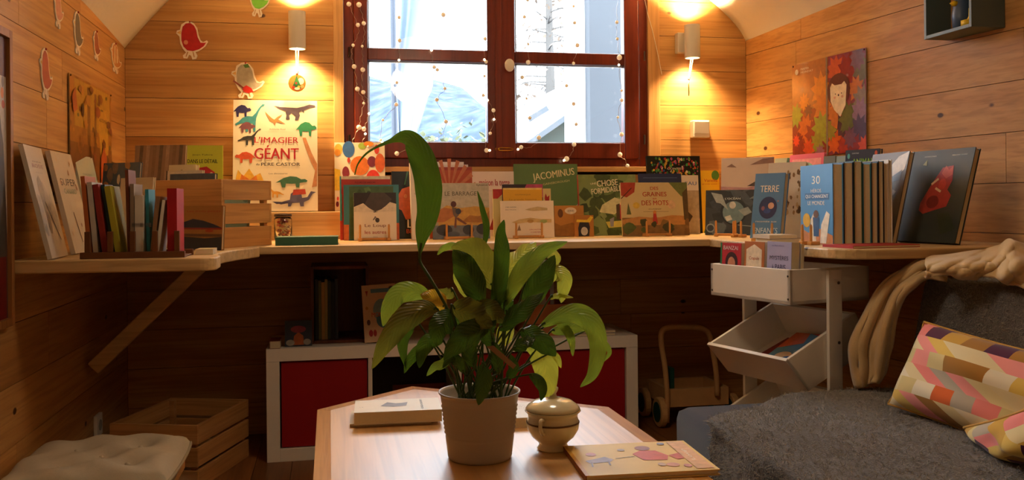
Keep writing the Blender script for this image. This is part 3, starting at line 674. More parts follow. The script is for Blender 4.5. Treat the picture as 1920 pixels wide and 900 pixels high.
# ---------------------------------------------------------------- white storage rack with tilted bins
RACKW = mat('white_painted_wood', '#e9dfd0', rough=.5, noise=.05, nscale=12)
FR = Vector((1.368, 2.53, 0)); e1 = Vector((-.248, .968, 0)); e2 = Vector((.968, .248, 0))
def RP(a, b, z): return FR+e1*a+e2*b+Vector((0, 0, z))
rk = thing('storage_rack', 'white wooden storage rack with stacked tilted bins beside the sofa', 'rack', RP(.19, .16, 0))
def board(name, pts, th, parent=rk):
    """flat board from a quad outline, thickened along its normal"""
    p = [Vector(q) for q in pts]; nn = (p[1]-p[0]).cross(p[3]-p[0]).normalized()*th
    return mk(name, (p+[q+nn for q in p], [(3, 2, 1, 0), (4, 5, 6, 7), (0, 1, 5, 4), (1, 2, 6, 5), (2, 3, 7, 6), (3, 0, 4, 7)]), RACKW, parent, world=True, bevel=.0015)
RW = .38
def bin_(A, B, C, D):
    """profile corners front-top, front-bottom, back-bottom, back-top as (depth, height)"""
    t = .012; q = lambda a, p: RP(a, p[0], p[1])
    top = board('bin_front', [q(0, A), q(RW, A), q(RW, B), q(0, B)], -t)
    board('bin_back', [q(0, D), q(RW, D), q(RW, C), q(0, C)], t); board('bin_bottom', [q(0, B), q(RW, B), q(RW, C), q(0, C)], -t)
    for a in (0, RW-t):
        board('bin_side', [q(a, A), q(a, B), q(a, C), q(a, D)], -t)
bin_((0, .79), (0, .683), (.33, .683), (.33, .79))
bin_((-.02, .515), (.07, .415), (.34, .53), (.27, .645))
bin_((-.02, .255), (.07, .155), (.34, .27), (.27, .385))
for a in (-.013, RW+.001):
    board('upright', [RP(a, .145, 0), RP(a, .2, 0), RP(a, .2, .785), RP(a, .145, .785)], -.012)
    board('foot_rail', [RP(a, .0, .002), RP(a, .34, .002), RP(a, .34, .04), RP(a, .0, .04)], -.012)
SCREW = mat('steel_screw', '#6a625a', rough=.3, metal=.9)
for z in (.745, .56, .3): c = RP(-.0255, .172, z); mk('screw', ([c+e2*p.x+Vector((0, 0, p.y))-e1*p.z for p in lathe([(.005, 0), (.005, .002), (.001, .003)], 8)[0]], lathe([(0, 0)]*3, 8)[1]), SCREW, rk, world=True)
for a, z in ((.008, .77), (.008, .70), (RW-.008, .77), (RW-.008, .70)):
    c = RP(a, -.0005, z); mk('screw', ([c+e1*p.x+Vector((0, 0, p.y))-e2*p.z for p in lathe([(.0035, 0), (.0035, .001), (.001, .0015)], 8)[0]], lathe([(0, 0)]*3, 8)[1]), SCREW, rk, world=True)

# ---------------------------------------------------------------- push-along walker
BIRCH = mat('birch_dowel', '#d3a266', rough=.45, noise=.12, nscale=30)
wk = thing('push_walker', 'wooden push along walker with bent handle standing under the bench', 'toy', (1.58, 3.85, 0))
hp = [(1250, 792), (1251, 745), (1247, 690), (1240, 645), (1241, 622), (1254, 614), (1290, 613), (1318, 616), (1330, 628), (1337, 660), (1343, 700), (1345, 742)]
mk('handle', tube(spline([atY(u, v, 3.80) for u, v in hp], 4), .012, 10), BIRCH, wk, world=True, smooth=True)
a, b = atY(1250, 770, 3.80), atY(1345, 735, 3.80)
mk('tray', join(box(a.x+.01, b.x+.06, 3.81, 3.83, .09, .17), box(a.x+.01, b.x+.06, 4.05, 4.07, .09, .17), box(a.x+.01, a.x+.03, 3.831, 4.049, .09, .17), box(b.x+.04, b.x+.06, 3.831, 4.049, .09, .17), box(a.x+.031, b.x+.039, 3.831, 4.049, .09, .105)), BIRCH, wk, world=True, bevel=.002)
GRN = mat('dark_green_paint', '#1f4a3a', rough=.4)
for x in (a.x-.03, b.x+.075):
    for y in (3.84, 4.05):
        wv, wf = lathe([(.002, 0), (.06, 0), (.066, .004), (.066, .026), (.06, .03), (.002, .03)], 24); wh = mk('wheel', ([Vector((x+p.z, y, .066+p.y))+Vector((0, p.x, 0)) for p in wv], wf), BIRCH, wk, world=True, smooth=False)
        wv, wf = lathe([(.001, 0), (.045, 0), (.045, .034), (.001, .034)], 20); mk('hub_disc', ([Vector((x-.002+p.z, y+p.x, .066+p.y)) for p in wv], wf), GRN, wh, world=True)
mk('upright_panel', box(a.x+.03, a.x+.05, 3.832, 3.90, .105, .26), GRN, wk, world=True)

# ---------------------------------------------------------------- wall fittings
WHT = mat('white_plastic', '#e9e2d2', rough=.35)
LAMPW = mat('lamp_grey_enamel', '#cfc6b6', rough=.45)
GLOW = mat('lamp_diffuser', '#ffe9c4', emit='#ffdca6', estr=14)
WARM = (1.0, .66, .31)
def sconce(label, u, v0, v1, plate_dx, power):
    Yc = YW-.072; r = .0365; top, bot = atY(u, v0, Yc), atY(u, v1, Yc); zt, zb = top.z, bot.z; x = (top.x+bot.x)/2
    t = thing('wall_sconce', label, 'lamp', (x, YW, (zt+zb)/2), 'up and down wall sconces')
    mk('shade', lathe([(r, zb), (r, zt), (r-.003, zt), (r-.003, zb), (r, zb)], 40, x, Yc, caps=False), LAMPW, t, world=True, smooth=False)
    mk('back_plate', box(x-.03+plate_dx, x+.03+plate_dx, YW-.04, YW-.0005, zb+.03, zt-.03), LAMPW, t, world=True, bevel=.004)
    for z, s in ((zb+.012, -1), (zt-.012, 1)):
        mk('diffuser', lathe([(.0005, z-.001), (r-.0035, z-.001), (r-.0035, z+.001), (.0005, z+.001)], 24, x, Yc), GLOW, t, world=True)
        l = bpy.data.lights.new('sconce_light', 'SPOT'); l.energy = power*(1.0 if s < 0 else 2.6); l.color = WARM; l.shadow_soft_size = .026; l.spot_size = math.radians(128); l.spot_blend = .9
        o = bpy.data.objects.new('sconce_light', l); COL.objects.link(o); o.parent = t; o.matrix_basis = Matrix.Translation((0, Yc-YW, z+s*.014-(zt+zb)/2)) @ (Matrix.Identity(4) if s < 0 else Matrix.Rotation(math.pi, 4, 'X'))
    return x, Yc, zb, zt
SP = 46.0
s1 = sconce('grey cylinder wall sconce above the giant picture book', 557, 22, 92, 0, SP)
s2 = sconce('grey cylinder wall sconce right of the window above the switch', 1298, 47, 109, -.03, SP)
# Christmas discs hanging from the sconces
CORD = mat('white_cord', '#f2ead8', rough=.7)
for (x, Yc, zb, zt), uv, ry, lab in ((s1, (557, 156), 0, 'round Christmas tree ornament hanging from the left sconce'), (s2, (1292, 165), 1.15, 'Christmas ornament seen edge on under the right sconce')):
    c = atY(*uv, Yc); t = thing('hanging_ornament', lab, 'ornament', c, 'sconce ornaments'); r = .037
    m = Matrix.Rotation(ry, 4, 'Z'); dv, df = lathe([(.0005, 0), (r, 0), (r, .003), (.0005, .003)], 28)
    disc = mk('disc', ([m @ Vector((p.x, p.z, p.y)) for p in dv], df), mat('ornament_rim', '#c9803a', rough=.4), t)
    art_mesh('ornament_print', [('e', .5, .5, .48, .48, '#d9853a'), ('e', .72, .62, .18, .2, '#f3e6d0'), ('p', [(.2, .2), (.75, .2), (.48, .95)], '#2f6b35'), ('p', [(.28, .42), (.68, .42), (.48, .95)], '#3f8246'), ('e', .3, .25, .09, .09, '#c23a2a'), ('e', .6, .28, .08, .08, '#e8c84a'), ('e', .45, .5, .06, .06, '#d0342c'), ('e', .8, .3, .1, .1, '#e9b26a'), ('e', .5, .18, .16, .08, '#f1e5cf')], 2*r, 2*r, t, matrix=m @ Matrix.Translation((-r, -.001, -r)))
    for dx in (-.006, .006): mk('cord', tube([Vector((0, .0015, r-.002)), Vector((dx*.4, .0015, r+.012)), Vector((x-c.x+dx, Yc-c.y, zb+.012-c.z))], .0013, 5), CORD, t)
    mk('bow', join(ball((0, .0015, r+.004), .005), tube([(0, .0015, r+.002), (.006, .001, r+.014)], .0025, 5)), mat('red_ribbon', '#b8281e', rough=.6), t)
c0, c1_ = atY(1298, 258, YW-.03), atY(1329, 226, YW-.03)
sw = thing('wall_switch', 'cream surface mounted wall switch below the right sconce', 'switch', ((c0.x+c1_.x)/2, YW, c0.z))
mk('housing', box(c0.x, c1_.x, YW-.042, YW-.0005, c0.z, c1_.z), WHT, sw, world=True, bevel=.004)
mk('rocker', hexa([(c0.x+.006, YW-.046, c0.z+.018), (c1_.x-.006, YW-.046, c0.z+.018), (c1_.x-.006, YW-.041, c0.z+.018), (c0.x+.006, YW-.041, c0.z+.018)], [(c0.x+.006, YW-.05, c1_.z-.006), (c1_.x-.006, YW-.05, c1_.z-.006), (c1_.x-.006, YW-.041, c1_.z-.006), (c0.x+.006, YW-.041, c1_.z-.006)]), WHT, sw, world=True, bevel=.002)
c = atL(180, 797); so_ = thing('wall_socket', 'white wall socket low on the left wall', 'socket', (XL, c.y, c.z))
mk('plate', box(XL+.0005, XL+.014, c.y-.04, c.y+.04, c.z-.04, c.z+.04), WHT, so_, world=True, bevel=.003)
wv, wf = lathe([(.02, 0), (.02, .002), (.016, .002), (.016, -.006), (.0005, -.006)], 20); mk('recess', ([Vector((XL+.0145+p.z, c.y+p.x, c.z+p.y)) for p in wv], wf), mat('socket_grey', '#a59e90', rough=.5), so_, world=True)
# globe lamp added unseen above the view, as fill for the room
def add_fill_lamp():
    t = thing('added_fill_lamp', 'round opal globe lamp added out of view as fill light', 'lamp', (.55, 2.2, 2.0)); zc = 2.0
    mk('opal_globe', ball((.55, 2.2, zc), .13, 20, 12), mat('opal_glass', '#ffe8c8', emit='#ffd9a0', estr=2.0), t, world=True, smooth=True)
    mk('stem', tube([(.55, 2.2, zc+.12), (.55, 2.2, zc+.32)], .008, 8), BRASS, t, world=True)
    l = bpy.data.lights.new('added_fill_light', 'POINT'); l.energy = 12; l.color = (1, .82, .62); l.shadow_soft_size = .14
    o = bpy.data.objects.new('added_fill_light', l); COL.objects.link(o); o.parent = t; o.matrix_basis = Matrix.Translation((0, 0, -.18))
add_fill_lamp()
# grey-green wall cube with small things
CUBE = mat('grey_green_lacquer', '#55605a', rough=.45)
yN, yFr = 2.60, 2.84; zB = atY(1832, 50, yN).z; zT = zB+.24; X0 = xr(2.7)-.115; th_ = .012
wc = thing('wall_cube', 'small grey green open wall cube at the upper right', 'shelf', (X0+.05, 2.72, zB))
def wcb(nm, y0, y1, z0, z1, x0=None, x1=None):
    a = X0 if x0 is None else x0; return mk(nm, hexa([(a, y0, z0), ((xr(y0)-.001 if x1 is None else x1), y0, z0), ((xr(y1)-.001 if x1 is None else x1), y1, z0), (a, y1, z0)], [(a, y0, z1), ((xr(y0)-.001 if x1 is None else x1), y0, z1), ((xr(y1)-.001 if x1 is None else x1), y1, z1), (a, y1, z1)]), CUBE, wc, world=True, bevel=.001)
wcb('side', yN, yN+th_, zB, zT); wcb('side', yFr-th_, yFr, zB, zT); wcb('bottom', yN+th_, yFr-th_, zB, zB+th_); wcb('top', yN+th_, yFr-th_, zT-th_, zT)
mk('back', box(xr(2.7)-.012, xr(2.7)-.006, yN+th_, yFr-th_, zB+th_, zT-th_), CUBE, wc, world=True)
YEL = mat('yellow_plastic', '#e0b81e', rough=.35); SLATE = mat('slate_blue_toy', '#3d4f6b', rough=.4)
o = mk('toy_boot', join(xf(lathe([(.014, 0), (.02, .008), (.02, .02), (.013, .034), (.013, .06)], 14), Matrix.Translation((X0+.045, yN+.05, zB+th_+.0005))), box(X0+.01, X0+.045, yN+.036, yN+.064, zB+th_+.0005, zB+th_+.02)), YEL, smooth=True); props(o, 'yellow toy boot in the wall cube', 'toy')
tp_ = thing('toy_figure', 'slate blue toy standing in the wall cube behind the yellow boot', 'toy', (X0+.06, yN+.12, zB+th_))
mk('body', xf(lathe([(.012, 0), (.03, .002), (.034, .05), (.026, .1), (.012, .13), (.001, .135)], 16), Matrix.Translation((0, 0, .0005))), SLATE, tp_, smooth=True)
mk('beak', xf(lathe([(.012, 0), (.008, .014), (.001, .026)], 10), Matrix.Translation((-.022, 0, .09)) @ Matrix.Rotation(-math.pi/2, 4, 'Y')), YEL, tp_, smooth=True)
# ---------------------------------------------------------------- books
PAGES = mat('page_block', '#d9c8a2', rough=.8, noise=.08, nscale=200)
_CM = {}
def cmat(c, rough=.5):
    k = (c, rough)
    if k not in _CM: _CM[k] = mat('cover_'+c.strip('#'), c, rough=rough, spec=.4, noise=.06, nscale=25)
    return _CM[k]
def book(label, P, dr, w, h, t, lean=0.0, col='#888888', art=(), spine=None, group=None, roll=0.0, soft=False, cat='book', name='picture_book', spine_art=()):
    """P = bottom left corner of the front cover, dr = direction of its lower edge; leans back by lean"""
    dr = Vector((dr[0], dr[1], 0)).normalized(); ny = Vector((-dr.y, dr.x, 0))
    m = Matrix(((dr.x, ny.x, 0, P[0]), (dr.y, ny.y, 0, P[1]), (0, 0, 1, P[2]+max(0, t*math.sin(lean))+.0004), (0, 0, 0, 1))) @ Matrix.Rotation(-lean, 4, 'X')
    if roll: m = m @ Matrix.Translation((w/2, 0, abs(math.sin(roll))*w/2)) @ Matrix.Rotation(roll, 4, 'Y') @ Matrix.Translation((-w/2, 0, 0))
    b = thing(name, label, cat, m=m, group=group); c = .0016 if soft else .0026; c = min(c, t*.25); ov = 0 if soft else .003
    ov = min(ov, h*.02)
    mk('cover', join(box(c, w, 0, c, 0, h), box(c, w, t-c, t, 0, h)), cmat(col), b)
    sp = mk('spine', box(0, c, 0, t, 0, h), cmat(spine or col), b)
    mk('pages', box(c+.0002, w-ov, c+.0002, t-c-.0002, ov, h-ov), PAGES, b)
    if art: art_mesh('cover_print', art, w, h, b)
    if spine_art: art_mesh('spine_print', spine_art, t, h, sp, matrix=Matrix.Rotation(-math.pi/2, 4, 'Z') @ Matrix.Translation((-t, 0, 0)))
    return b
def bk(label, uL, YL, uR, YR, vtop, t, lean, col, art=(), zb=None, hmax=None, **kw):
    zb = ZS if zb is None else zb
    # corner positions on the bench from the pixel column and the distance
    v0 = PV+(H-zb)*F/3.9; a, b = atY(uL, v0, YL), atY(uR, v0, YR); a.z = b.z = zb
    w = (b-a).length; dr = (b-a)/w; ny = Vector((-dr.y, dr.x, 0)); mid = (a+b)/2; h = .25
    for _ in range(8):
        top = mid+ny*math.sin(lean)*h+Vector((0, 0, math.cos(lean)*h)); uu, vv, d = proj(top); h += (vv-vtop)*d/F/math.cos(lean)
    return book(label, a, dr, w, h, t, lean, col, art, **kw)
OAK = mat('easel_beech', '#c98f4c', rough=.45, noise=.12, nscale=40)
def easel(label, u0, u1, Y, group='wooden book easels', sc=1.0, yaw=None):
    a, b = atY(u0, 440, Y), atY(u1, 440, Y); a.z = b.z = ZS
    dr = (b-a).normalized() if yaw is None else Vector((math.cos(yaw), math.sin(yaw), 0)); w = (b-a).length; ny = Vector((-dr.y, dr.x, 0))
    m = Matrix(((dr.x, ny.x, 0, a.x), (dr.y, ny.y, 0, a.y), (0, 0, 1, ZS+.0003), (0, 0, 0, 1)))
    t = thing('book_easel', label, 'book stand', m=m, group=group)
    mk('front_rail', box(0, w, .010, .020, .002, .012), OAK, t, bevel=.001)
    for x in (0, w):
        mk('base_rail', box(x-.008, x+.008, -.022, .024, 0, .012), OAK, t, bevel=.002)
        mk('peg', lathe([(.0045, .012), (.0045, .06), (.003, .066), (.0005, .067)], 10, x, -.012), OAK, t, smooth=False)
    return t
def T(x, y, w, h, s, c, rot=0): return ('t', x, y, w, h, s, rot, c)

# dinosaur silhouettes in a unit box
SAUR = [(0, .28), (.12, .36), (.25, .5), (.42, .56), (.58, .55), (.7, .68), (.8, .85), (.93, 1), (1, .98), (.98, .93), (.9, .9), (.8, .72), (.72, .5), (.7, .36), (.69, 0), (.62, 0), (.6, .3), (.45, .28), (.44, 0), (.36, 0), (.35, .3), (.2, .3), (.05, .22)]
REX = [(0, .9), (.15, .82), (.35, .8), (.55, .78), (.72, .88), (.85, 1), (.98, .95), (1, .86), (.88, .8), (.8, .72), (.72, .62), (.72, .48), (.66, .6), (.6, .5), (.62, .3), (.58, 0), (.66, 0), (.5, 0), (.52, .25), (.42, .45), (.36, .3), (.38, .05), (.28, .04), (.3, .3), (.28, .55), (.12, .72)]
QUAD = [(0, .6), (.08, .75), (.2, .72), (.35, .95), (.55, 1), (.75, .85), (.9, .6), (1, .42), (.85, .48), (.8, 0), (.7, 0), (.68, .35), (.5, .32), (.38, .34), (.36, 0), (.26, 0), (.25, .4), (.15, .45), (.04, .48)]
PTER = [(0, 1), (.3, .55), (.45, .4), (.62, .62), (.85, .8), (.7, .55), (.62, .45), (1, .1), (.55, .25), (.5, 0), (.42, .2), (.25, .3)]
SPIN = [(0, .3), (.1, .15), (.25, .3), (.4, .4), (.42, .75), (.55, 1), (.66, .8), (.68, .5), (.8, .55), (.88, .9), (1, .85), (.92, .75), (.84, .4), (.72, .25), (.72, 0), (.64, 0), (.62, .22), (.45, .2), (.42, 0), (.36, 0), (.36, .2), (.2, .12)]
def sil(pts, x0, y0, x1, y1, c, flip=False): return ('p', [((x0+(x1-x0)*((1-a) if flip else a)), y0+(y1-y0)*b) for a, b in pts], c)

# giant dinosaur picture book on the ledge
R_, D_ = '#b5232c', '#3b2a26'
gi = [sil(QUAD, 0, .845, .21, .955, '#2f2b5a', True), sil(SAUR, .02, .71, .37, .965, '#3d8d94'), sil(QUAD, .06, .70, .26, .80, '#7a4a52', True), sil(PTER, .37, .77, .62, .90, '#c9834a'), sil(REX, .48, .82, .98, .965, '#5a4a55'),
      sil(QUAD, .74, .675, .99, .805, '#2f8a5c', True), sil(SAUR, .05, .59, .33, .74, '#3c3a34'), sil(QUAD, .02, .43, .27, .53, '#d2552e'), ('p', [(.82, .66), (.86, .66), (.93, .52), (.995, .42), (.99, .22), (.93, .21), (.97, .36), (.92, .44), (.86, .56)], '#c98a5a'),
      ('p', [(.03, .27), (.06, .37), (.12, .31), (.19, .38), (.25, .31), (.32, .34), (.36, .27), (.36, .1), (.03, .1)], '#e9b33c'), ('p', [(.08, .27), (.1, .33), (.2, .28), (.27, .32), (.3, .25), (.3, .1), (.08, .1)], '#d87a2a'), sil(SAUR, .4, .12, .6, .22, '#e0a23c', True), sil(QUAD, .50, .21, .88, .31, '#3f6f52', True), sil(SPIN, .46, .04, .98, .19, '#5b5570'), ('p', [(.7, .14), (.71, .19), (.85, .195), (.86, .15)], '#b8412c'),
      T(.51, .638, .52, .055, "L'IMAGIER", R_), T(.51, .527, .52, .125, 'GÉANT', R_), T(.56, .422, .46, .036, 'PÈRE CASTOR', D_), T(.29, .418, .04, .02, 'du', D_), T(.52, .735, .19, .014, 'Adélaïde Ruel', '#8a7a66'), T(.53, .335, .22, .013, 'Les dinosaures', '#8a7a66')]
bk("giant cream dinosaur picture book standing on the ledge below the left sconce", 436, 3.985, 596, 3.985, 190, .024, .16, '#f0e2c2', gi, zb=LEDGE)
frt = [('e', .08, .9, .08, .08, '#e8b84a'), ('e', .28, .9, .12, .12, '#3a6aa8'), ('e', .55, .95, .08, .05, '#a9c24a'), ('e', .5, .66, .19, .14, '#e07a2a'), ('e', .74, .72, .09, .08, '#7a2438'), ('e', .84, .9, .05, .07, '#d8422c'), ('e', .9, .7, .1, .14, '#d9662a'), ('e', .76, .46, .14, .14, '#e03a26'), ('e', .22, .56, .07, .09, '#8a2a34'), ('p', [(0, .3), (.11, .3), (.11, .6), (0, .62)], '#f0c830'), ('e', .2, .4, .05, .06, '#e8902a'), ('e', .06, .85, .06, .05, '#e0902a'), ('e', .28, .74, .03, .04, '#c8402c'), ('e', .9, .42, .03, .04, '#c8402c'), ('e', .84, .3, .04, .04, '#2f4a5a'), ('e', .9, .28, .05, .04, '#6a3a3a'), ('e', .68, .98, .1, .04, '#e8902a'), T(.44, .44, .34, .09, 'salade', '#5a4436'), T(.44, .3, .4, .09, 'de fruits', '#5a4436'), ('e', .05, .1, .03, .04, '#7a2438'), ('e', .06, .18, .02, .03, '#d8422c')]
bk('cream picture book printed with coloured fruit dots left of the window', 628, 4.06, 723, 4.06, 268, .012, .10, '#f2e6c6', frt, zb=LEDGE)
bk('red picture book with cream top band behind the teal one', 638, 3.80, 733, 3.80, 331, .012, .10, '#c23a2a', [('r', 0, .95, 1, 1, '#ecd9bb'), ('r', 0, .72, .03, 1, '#3f9aa8'), ('r', 0, 0, .05, .3, '#d8422c'), ('r', 0, .3, .04, .72, '#4aa6a8'), T(.5, .9, .4, .03, 'FLEURS DE SAISON', '#7a1c14')], spine='#3f9aa8')
bk('teal and orange picture book with green photo behind the white animal book', 645, 3.76, 749, 3.76, 347, .010, .10, '#3f7d84', [('r', 0, 0, .09, .28, '#cf6a2e'), ('r', .92, 0, 1, .3, '#d9652a'), ('r', .1, .02, .9, .97, '#46603a')]+blobs(14, ['#5a7a48', '#39522f', '#6d8a58', '#2f4228'], 4, x=(.14, .86), z=(.1, .94)))
bk('white animal picture book with dark top on the left easel', 664, 3.71, 744, 3.71, 362, .010, .12, '#e9dcc8', [('r', 0, .7, 1, 1, '#2c211d'), ('p', [(.22, .7), (.4, .62), (.48, .58), (.58, .6), (.75, .72), (.9, .86), (.72, 1), (.4, 1)], '#4a3f3a'), ('p', [(0, .7), (.22, .78), (.35, .68), (.5, .6), (.68, .66), (.85, .8), (1, .76), (1, .6), (0, .6)], '#ded2be'), ('e', .55, .42, .05, .05, '#3a302c'), T(.5, .46, .12, .08, 'A', '#4a3c36'), T(.5, .3, .5, .08, 'Le Loup', '#8a5a4a'), T(.5, .17, .5, .07, 'les autres', '#b23a32'), T(.5, .07, .1, .02, 'Kimane', '#8a7a6a')])
bk('dark picture book with a big orange face in profile', 736, 3.84, 800, 3.84, 322, .012, .10, '#1c211c', [('p', [(.15, .62), (.3, .74), (.55, .78), (.9, .74), (1, .6), (1, .45), (.72, .42), (.6, .3), (.4, .28), (.28, .42), (.12, .46), (.08, .54)], '#d9642c'), ('p', [(.4, .78), (.95, .75), (.98, .9), (.5, .98)], '#2f3a30'), ('e', .4, .63, .05, .03, '#e88a4a'), ('p', [(.45, 1), (.5, 1), (.4, .8), (.36, .8)], '#4a7a52'), T(.62, .22, .36, .12, 'La', '#efe4d0'), T(.66, .11, .5, .06, 'BELLE', '#d8592c')])
bk('white picture book seen partly behind the tall plant leaf', 773, 3.72, 806, 3.74, 306, .012, .06, '#eadfd2', [T(.5, .6, .6, .03, 'contes', '#b9a99a')])
bk('white album at the back behind the red brown album', 808, 4.05, 872, 4.05, 304, .008, .06, '#e6dfe0')
bk('thin white album behind the red brown album', 812, 4.02, 880, 4.02, 309, .006, .06, '#d9cfd0')
bk('red brown picture book with sunburst behind the grey one', 800, 3.82, 888, 3.82, 314, .012, .10, '#b8502f', [('r', 0, .955, 1, 1, '#a63a2c')]+[('p', [(.5, .62), (.5+.6*math.cos(a), .62+.5*math.sin(a)), (.5+.6*math.cos(a+.14), .62+.5*math.sin(a+.14))], '#c8744a') for a in [i*.32+.2 for i in range(9)]])
bar_art = [('r', 0, .55, 1, 1, '#b9b2a0'), ('p', [(.1, .2), (1, .2), (1, .55), (.75, .58), (.5, .55), (.25, .6), (.1, .5)], '#c99a44'), ('p', [(.2, .3), (.4, .42), (.55, .5), (.2, .56), (0, .45), (0, .3)], '#b5703a'), ('p', [(.5, .3), (.65, .42), (.8, .4), (.95, .44), (1, .5), (1, .28)], '#a8702f'), ('r', 0, 0, 1, .24, '#70747a'), ('e', .2, .16, .14, .1, '#3c3a3c'), ('e', .62, .16, .1, .09, '#3f3e40'), ('e', .88, .17, .12, .1, '#38383a'), ('e', .35, .08, .12, .05, '#5d6268'), T(.5, .81, .56, .075, 'LE BARRAGE', '#6a6454'), T(.88, .96, .2, .04, 'Sylvaine', '#3a342c'),
           ('e', .37, .62, .05, .055, '#5a2f28'), ('p', [(.34, .57), (.42, .55), (.46, .42), (.4, .36), (.36, .44)], '#6e5a4a'), ('e', .45, .49, .05, .055, '#3a3c4a'), ('p', [(.4, .38), (.45, .38), (.6, .27), (.57, .25), (.44, .33)], '#7a4a36'), ('p', [(.39, .38), (.42, .38), (.41, .2), (.37, .2)], '#7a4a36')]
bk('grey gold picture book with a leaping child on an easel', 812, 3.72, 919, 3.72, 344, .010, .12, '#a89a80', bar_art)
bk('white picture book with red script lettering under the window', 884, 3.97, 966, 3.97, 322, .010, .08, '#eddcd2', [T(.55, .83, .7, .1, "maison la terre", '#b02a34'), ('l', (.2, .7), (.8, .7), .006, '#b9a49a'), ('p', [(.4, .1), (.62, .5), (.75, .45), (.8, .1)], '#a83034'), ('p', [(.1, .1), (.25, .3), (.3, .1)], '#c8593a')])
bk('pale yellow picture book with red top beside the plant tip', 926, 3.86, 955, 3.86, 355, .010, .08, '#e0d08a', [('r', 0, .8, 1, 1, '#c2342c'), ('p', [(.3, .8), (.7, .92), (1, .8)], '#e0d08a')])
bk('book with dark and pink top edge behind the yellow cover', 944, 3.83, 1020, 3.83, 346, .008, .08, '#3a2a34', [('p', [(.4, .7), (1, .75), (1, 1), (.6, 1)], '#c2527a')])
bk('bright yellow picture book behind the small white one', 946, 3.79, 1019, 3.79, 353, .010, .10, '#e8b02c', [T(.5, .86, .4, .03, 'DOMINIQUE', '#b9852a'), T(.5, .76, .7, .045, 'La grande histoire', '#b9852a'), ('r', 0, .965, 1, 1, '#efd27a')])
bk('pale green book with red leaf mark right of the yellow book', 1000, 3.85, 1035, 3.85, 354, .008, .08, '#d9c88a', [('p', [(.7, .72), (.9, .72), (.92, .86), (.8, .82), (.72, .9), (.66, .8)], '#b5302c')])
bk('small white picture book with beige hills on an easel', 940, 3.72, 1040, 3.72, 377, .008, .10, '#ecdcc4', [T(.19, .83, .2, .028, 'YVES NADON', '#5a4c42'), T(.19, .76, .2, .028, 'Jean Claverie', '#5a4c42'), ('p', [(.45, .76), (.55, .8), (.7, .84), (.88, .8), (.88, .74), (.6, .72)], '#cdb583'), ('p', [(.2, .42), (.35, .5), (.55, .54), (.75, .5), (.95, .5), (.95, .4), (.5, .42), (.3, .38)], '#d2b47a'), ('e', .55, .45, .06, .05, '#b98f4c'), ('e', .8, .44, .07, .05, '#a9b56a'), ('p', [(.3, .2), (.34, .36), (.37, .2)], '#8a6a4a'), T(.65, .22, .24, .03, 'UN AUTRE', '#b83a3a'), T(.65, .15, .2, .03, 'CHEMIN', '#b83a3a')])
bk('wide green picture book with pale arched lettering below the window', 966, 4.00, 1086, 4.00, 308, .012, .07, '#5f7d4c', [T(.62, .84, .66, .13, 'JACOMINUS', '#e8dcb0', .14), T(.66, .74, .42, .03, 'GAINSBOROUGH', '#cfc48f', .14), ('e', .2, .3, .16, .2, '#8aa06a'), ('p', [(.7, 0), (.8, .35), (1, .3), (1, 0)], '#4c6a3e')])
bk('dark blue book standing on its corner like a roof', 1045, 3.92, 1076, 3.92, 372, .006, .03, '#1f2c3c', [('e', .5, .55, .2, .2, '#2f4a5a'), ('r', 0, .94, 1, 1, '#cfd3d6'), ('r', 0, 0, .05, 1, '#cfd3d6')], roll=math.radians(44))
bk('brown picture book with round white badge beside the easel', 1041, 3.80, 1096, 3.80, 386, .010, .09, '#b9803a', [('e', .55, .83, .2, .11, '#e6d8c0'), T(.55, .83, .2, .05, 'LA RUE', '#4a3a2a'), ('e', .2, .75, .09, .14, '#6a4322'), ('p', [(0, 0), (1, 0), (1, .3), (.6, .45), (.2, .35), (0, .45)], '#9a6a2e')])
bk('small brown book with a penguin wearing a yellow scarf', 1078, 3.765, 1114, 3.765, 404, .008, .09, '#b0742e', [('p', [(.2, .02), (.75, .02), (.8, .45), (.72, .72), (.5, .8), (.28, .7), (.18, .4)], '#2a2a30'), ('p', [(.1, .68), (.8, .66), (.98, .9), (.85, .96), (.66, .78), (.12, .8)], '#e8c83a'), ('e', .5, .25, .18, .2, '#cfc6b8')])
ch = blobs(46, ['#54683a', '#6a7d48', '#45552f', '#7f9156', '#8a9a66', '#3a4a2a'], 12, (.06, .16), z=(.3, 1))+[('p', [(.4, .5), (.62, .62), (.85, .55), (.9, .4), (.6, .34), (.35, .38)], '#cfcba0')]+blobs(14, ['#4c5e2c', '#3c4c24', '#6a7a3c'], 13, (.08, .16), z=(0, .3))+[('p', [(.45, .22), (.75, .24), (.8, .14), (.5, .12)], '#c9bc5a'), ('p', [(.7, .5), (.78, .5), (.85, .3), (.8, .2), (.68, .28)], '#b02f38'), ('p', [(.64, .5), (.7, .52), (.7, .24), (.64, .26)], '#4a3a2e'), ('e', .73, .52, .03, .025, '#e8c2a0'), ('p', [(.52, .26), (.6, .3), (.58, .14), (.53, .14)], '#8a8a9a'),
      T(.26, .85, .1, .03, 'UNE', '#f1e8c8', .1), T(.5, .86, .36, .10, 'CHOSE', '#f1e8c8', .08), T(.48, .745, .52, .09, 'FORMIDABLE', '#f1e8c8', .12)]
bk('green forest picture book with red spine and cream title', 1087, 3.86, 1196, 3.86, 328, .012, .10, '#7d8f58', ch, spine='#b23a30')
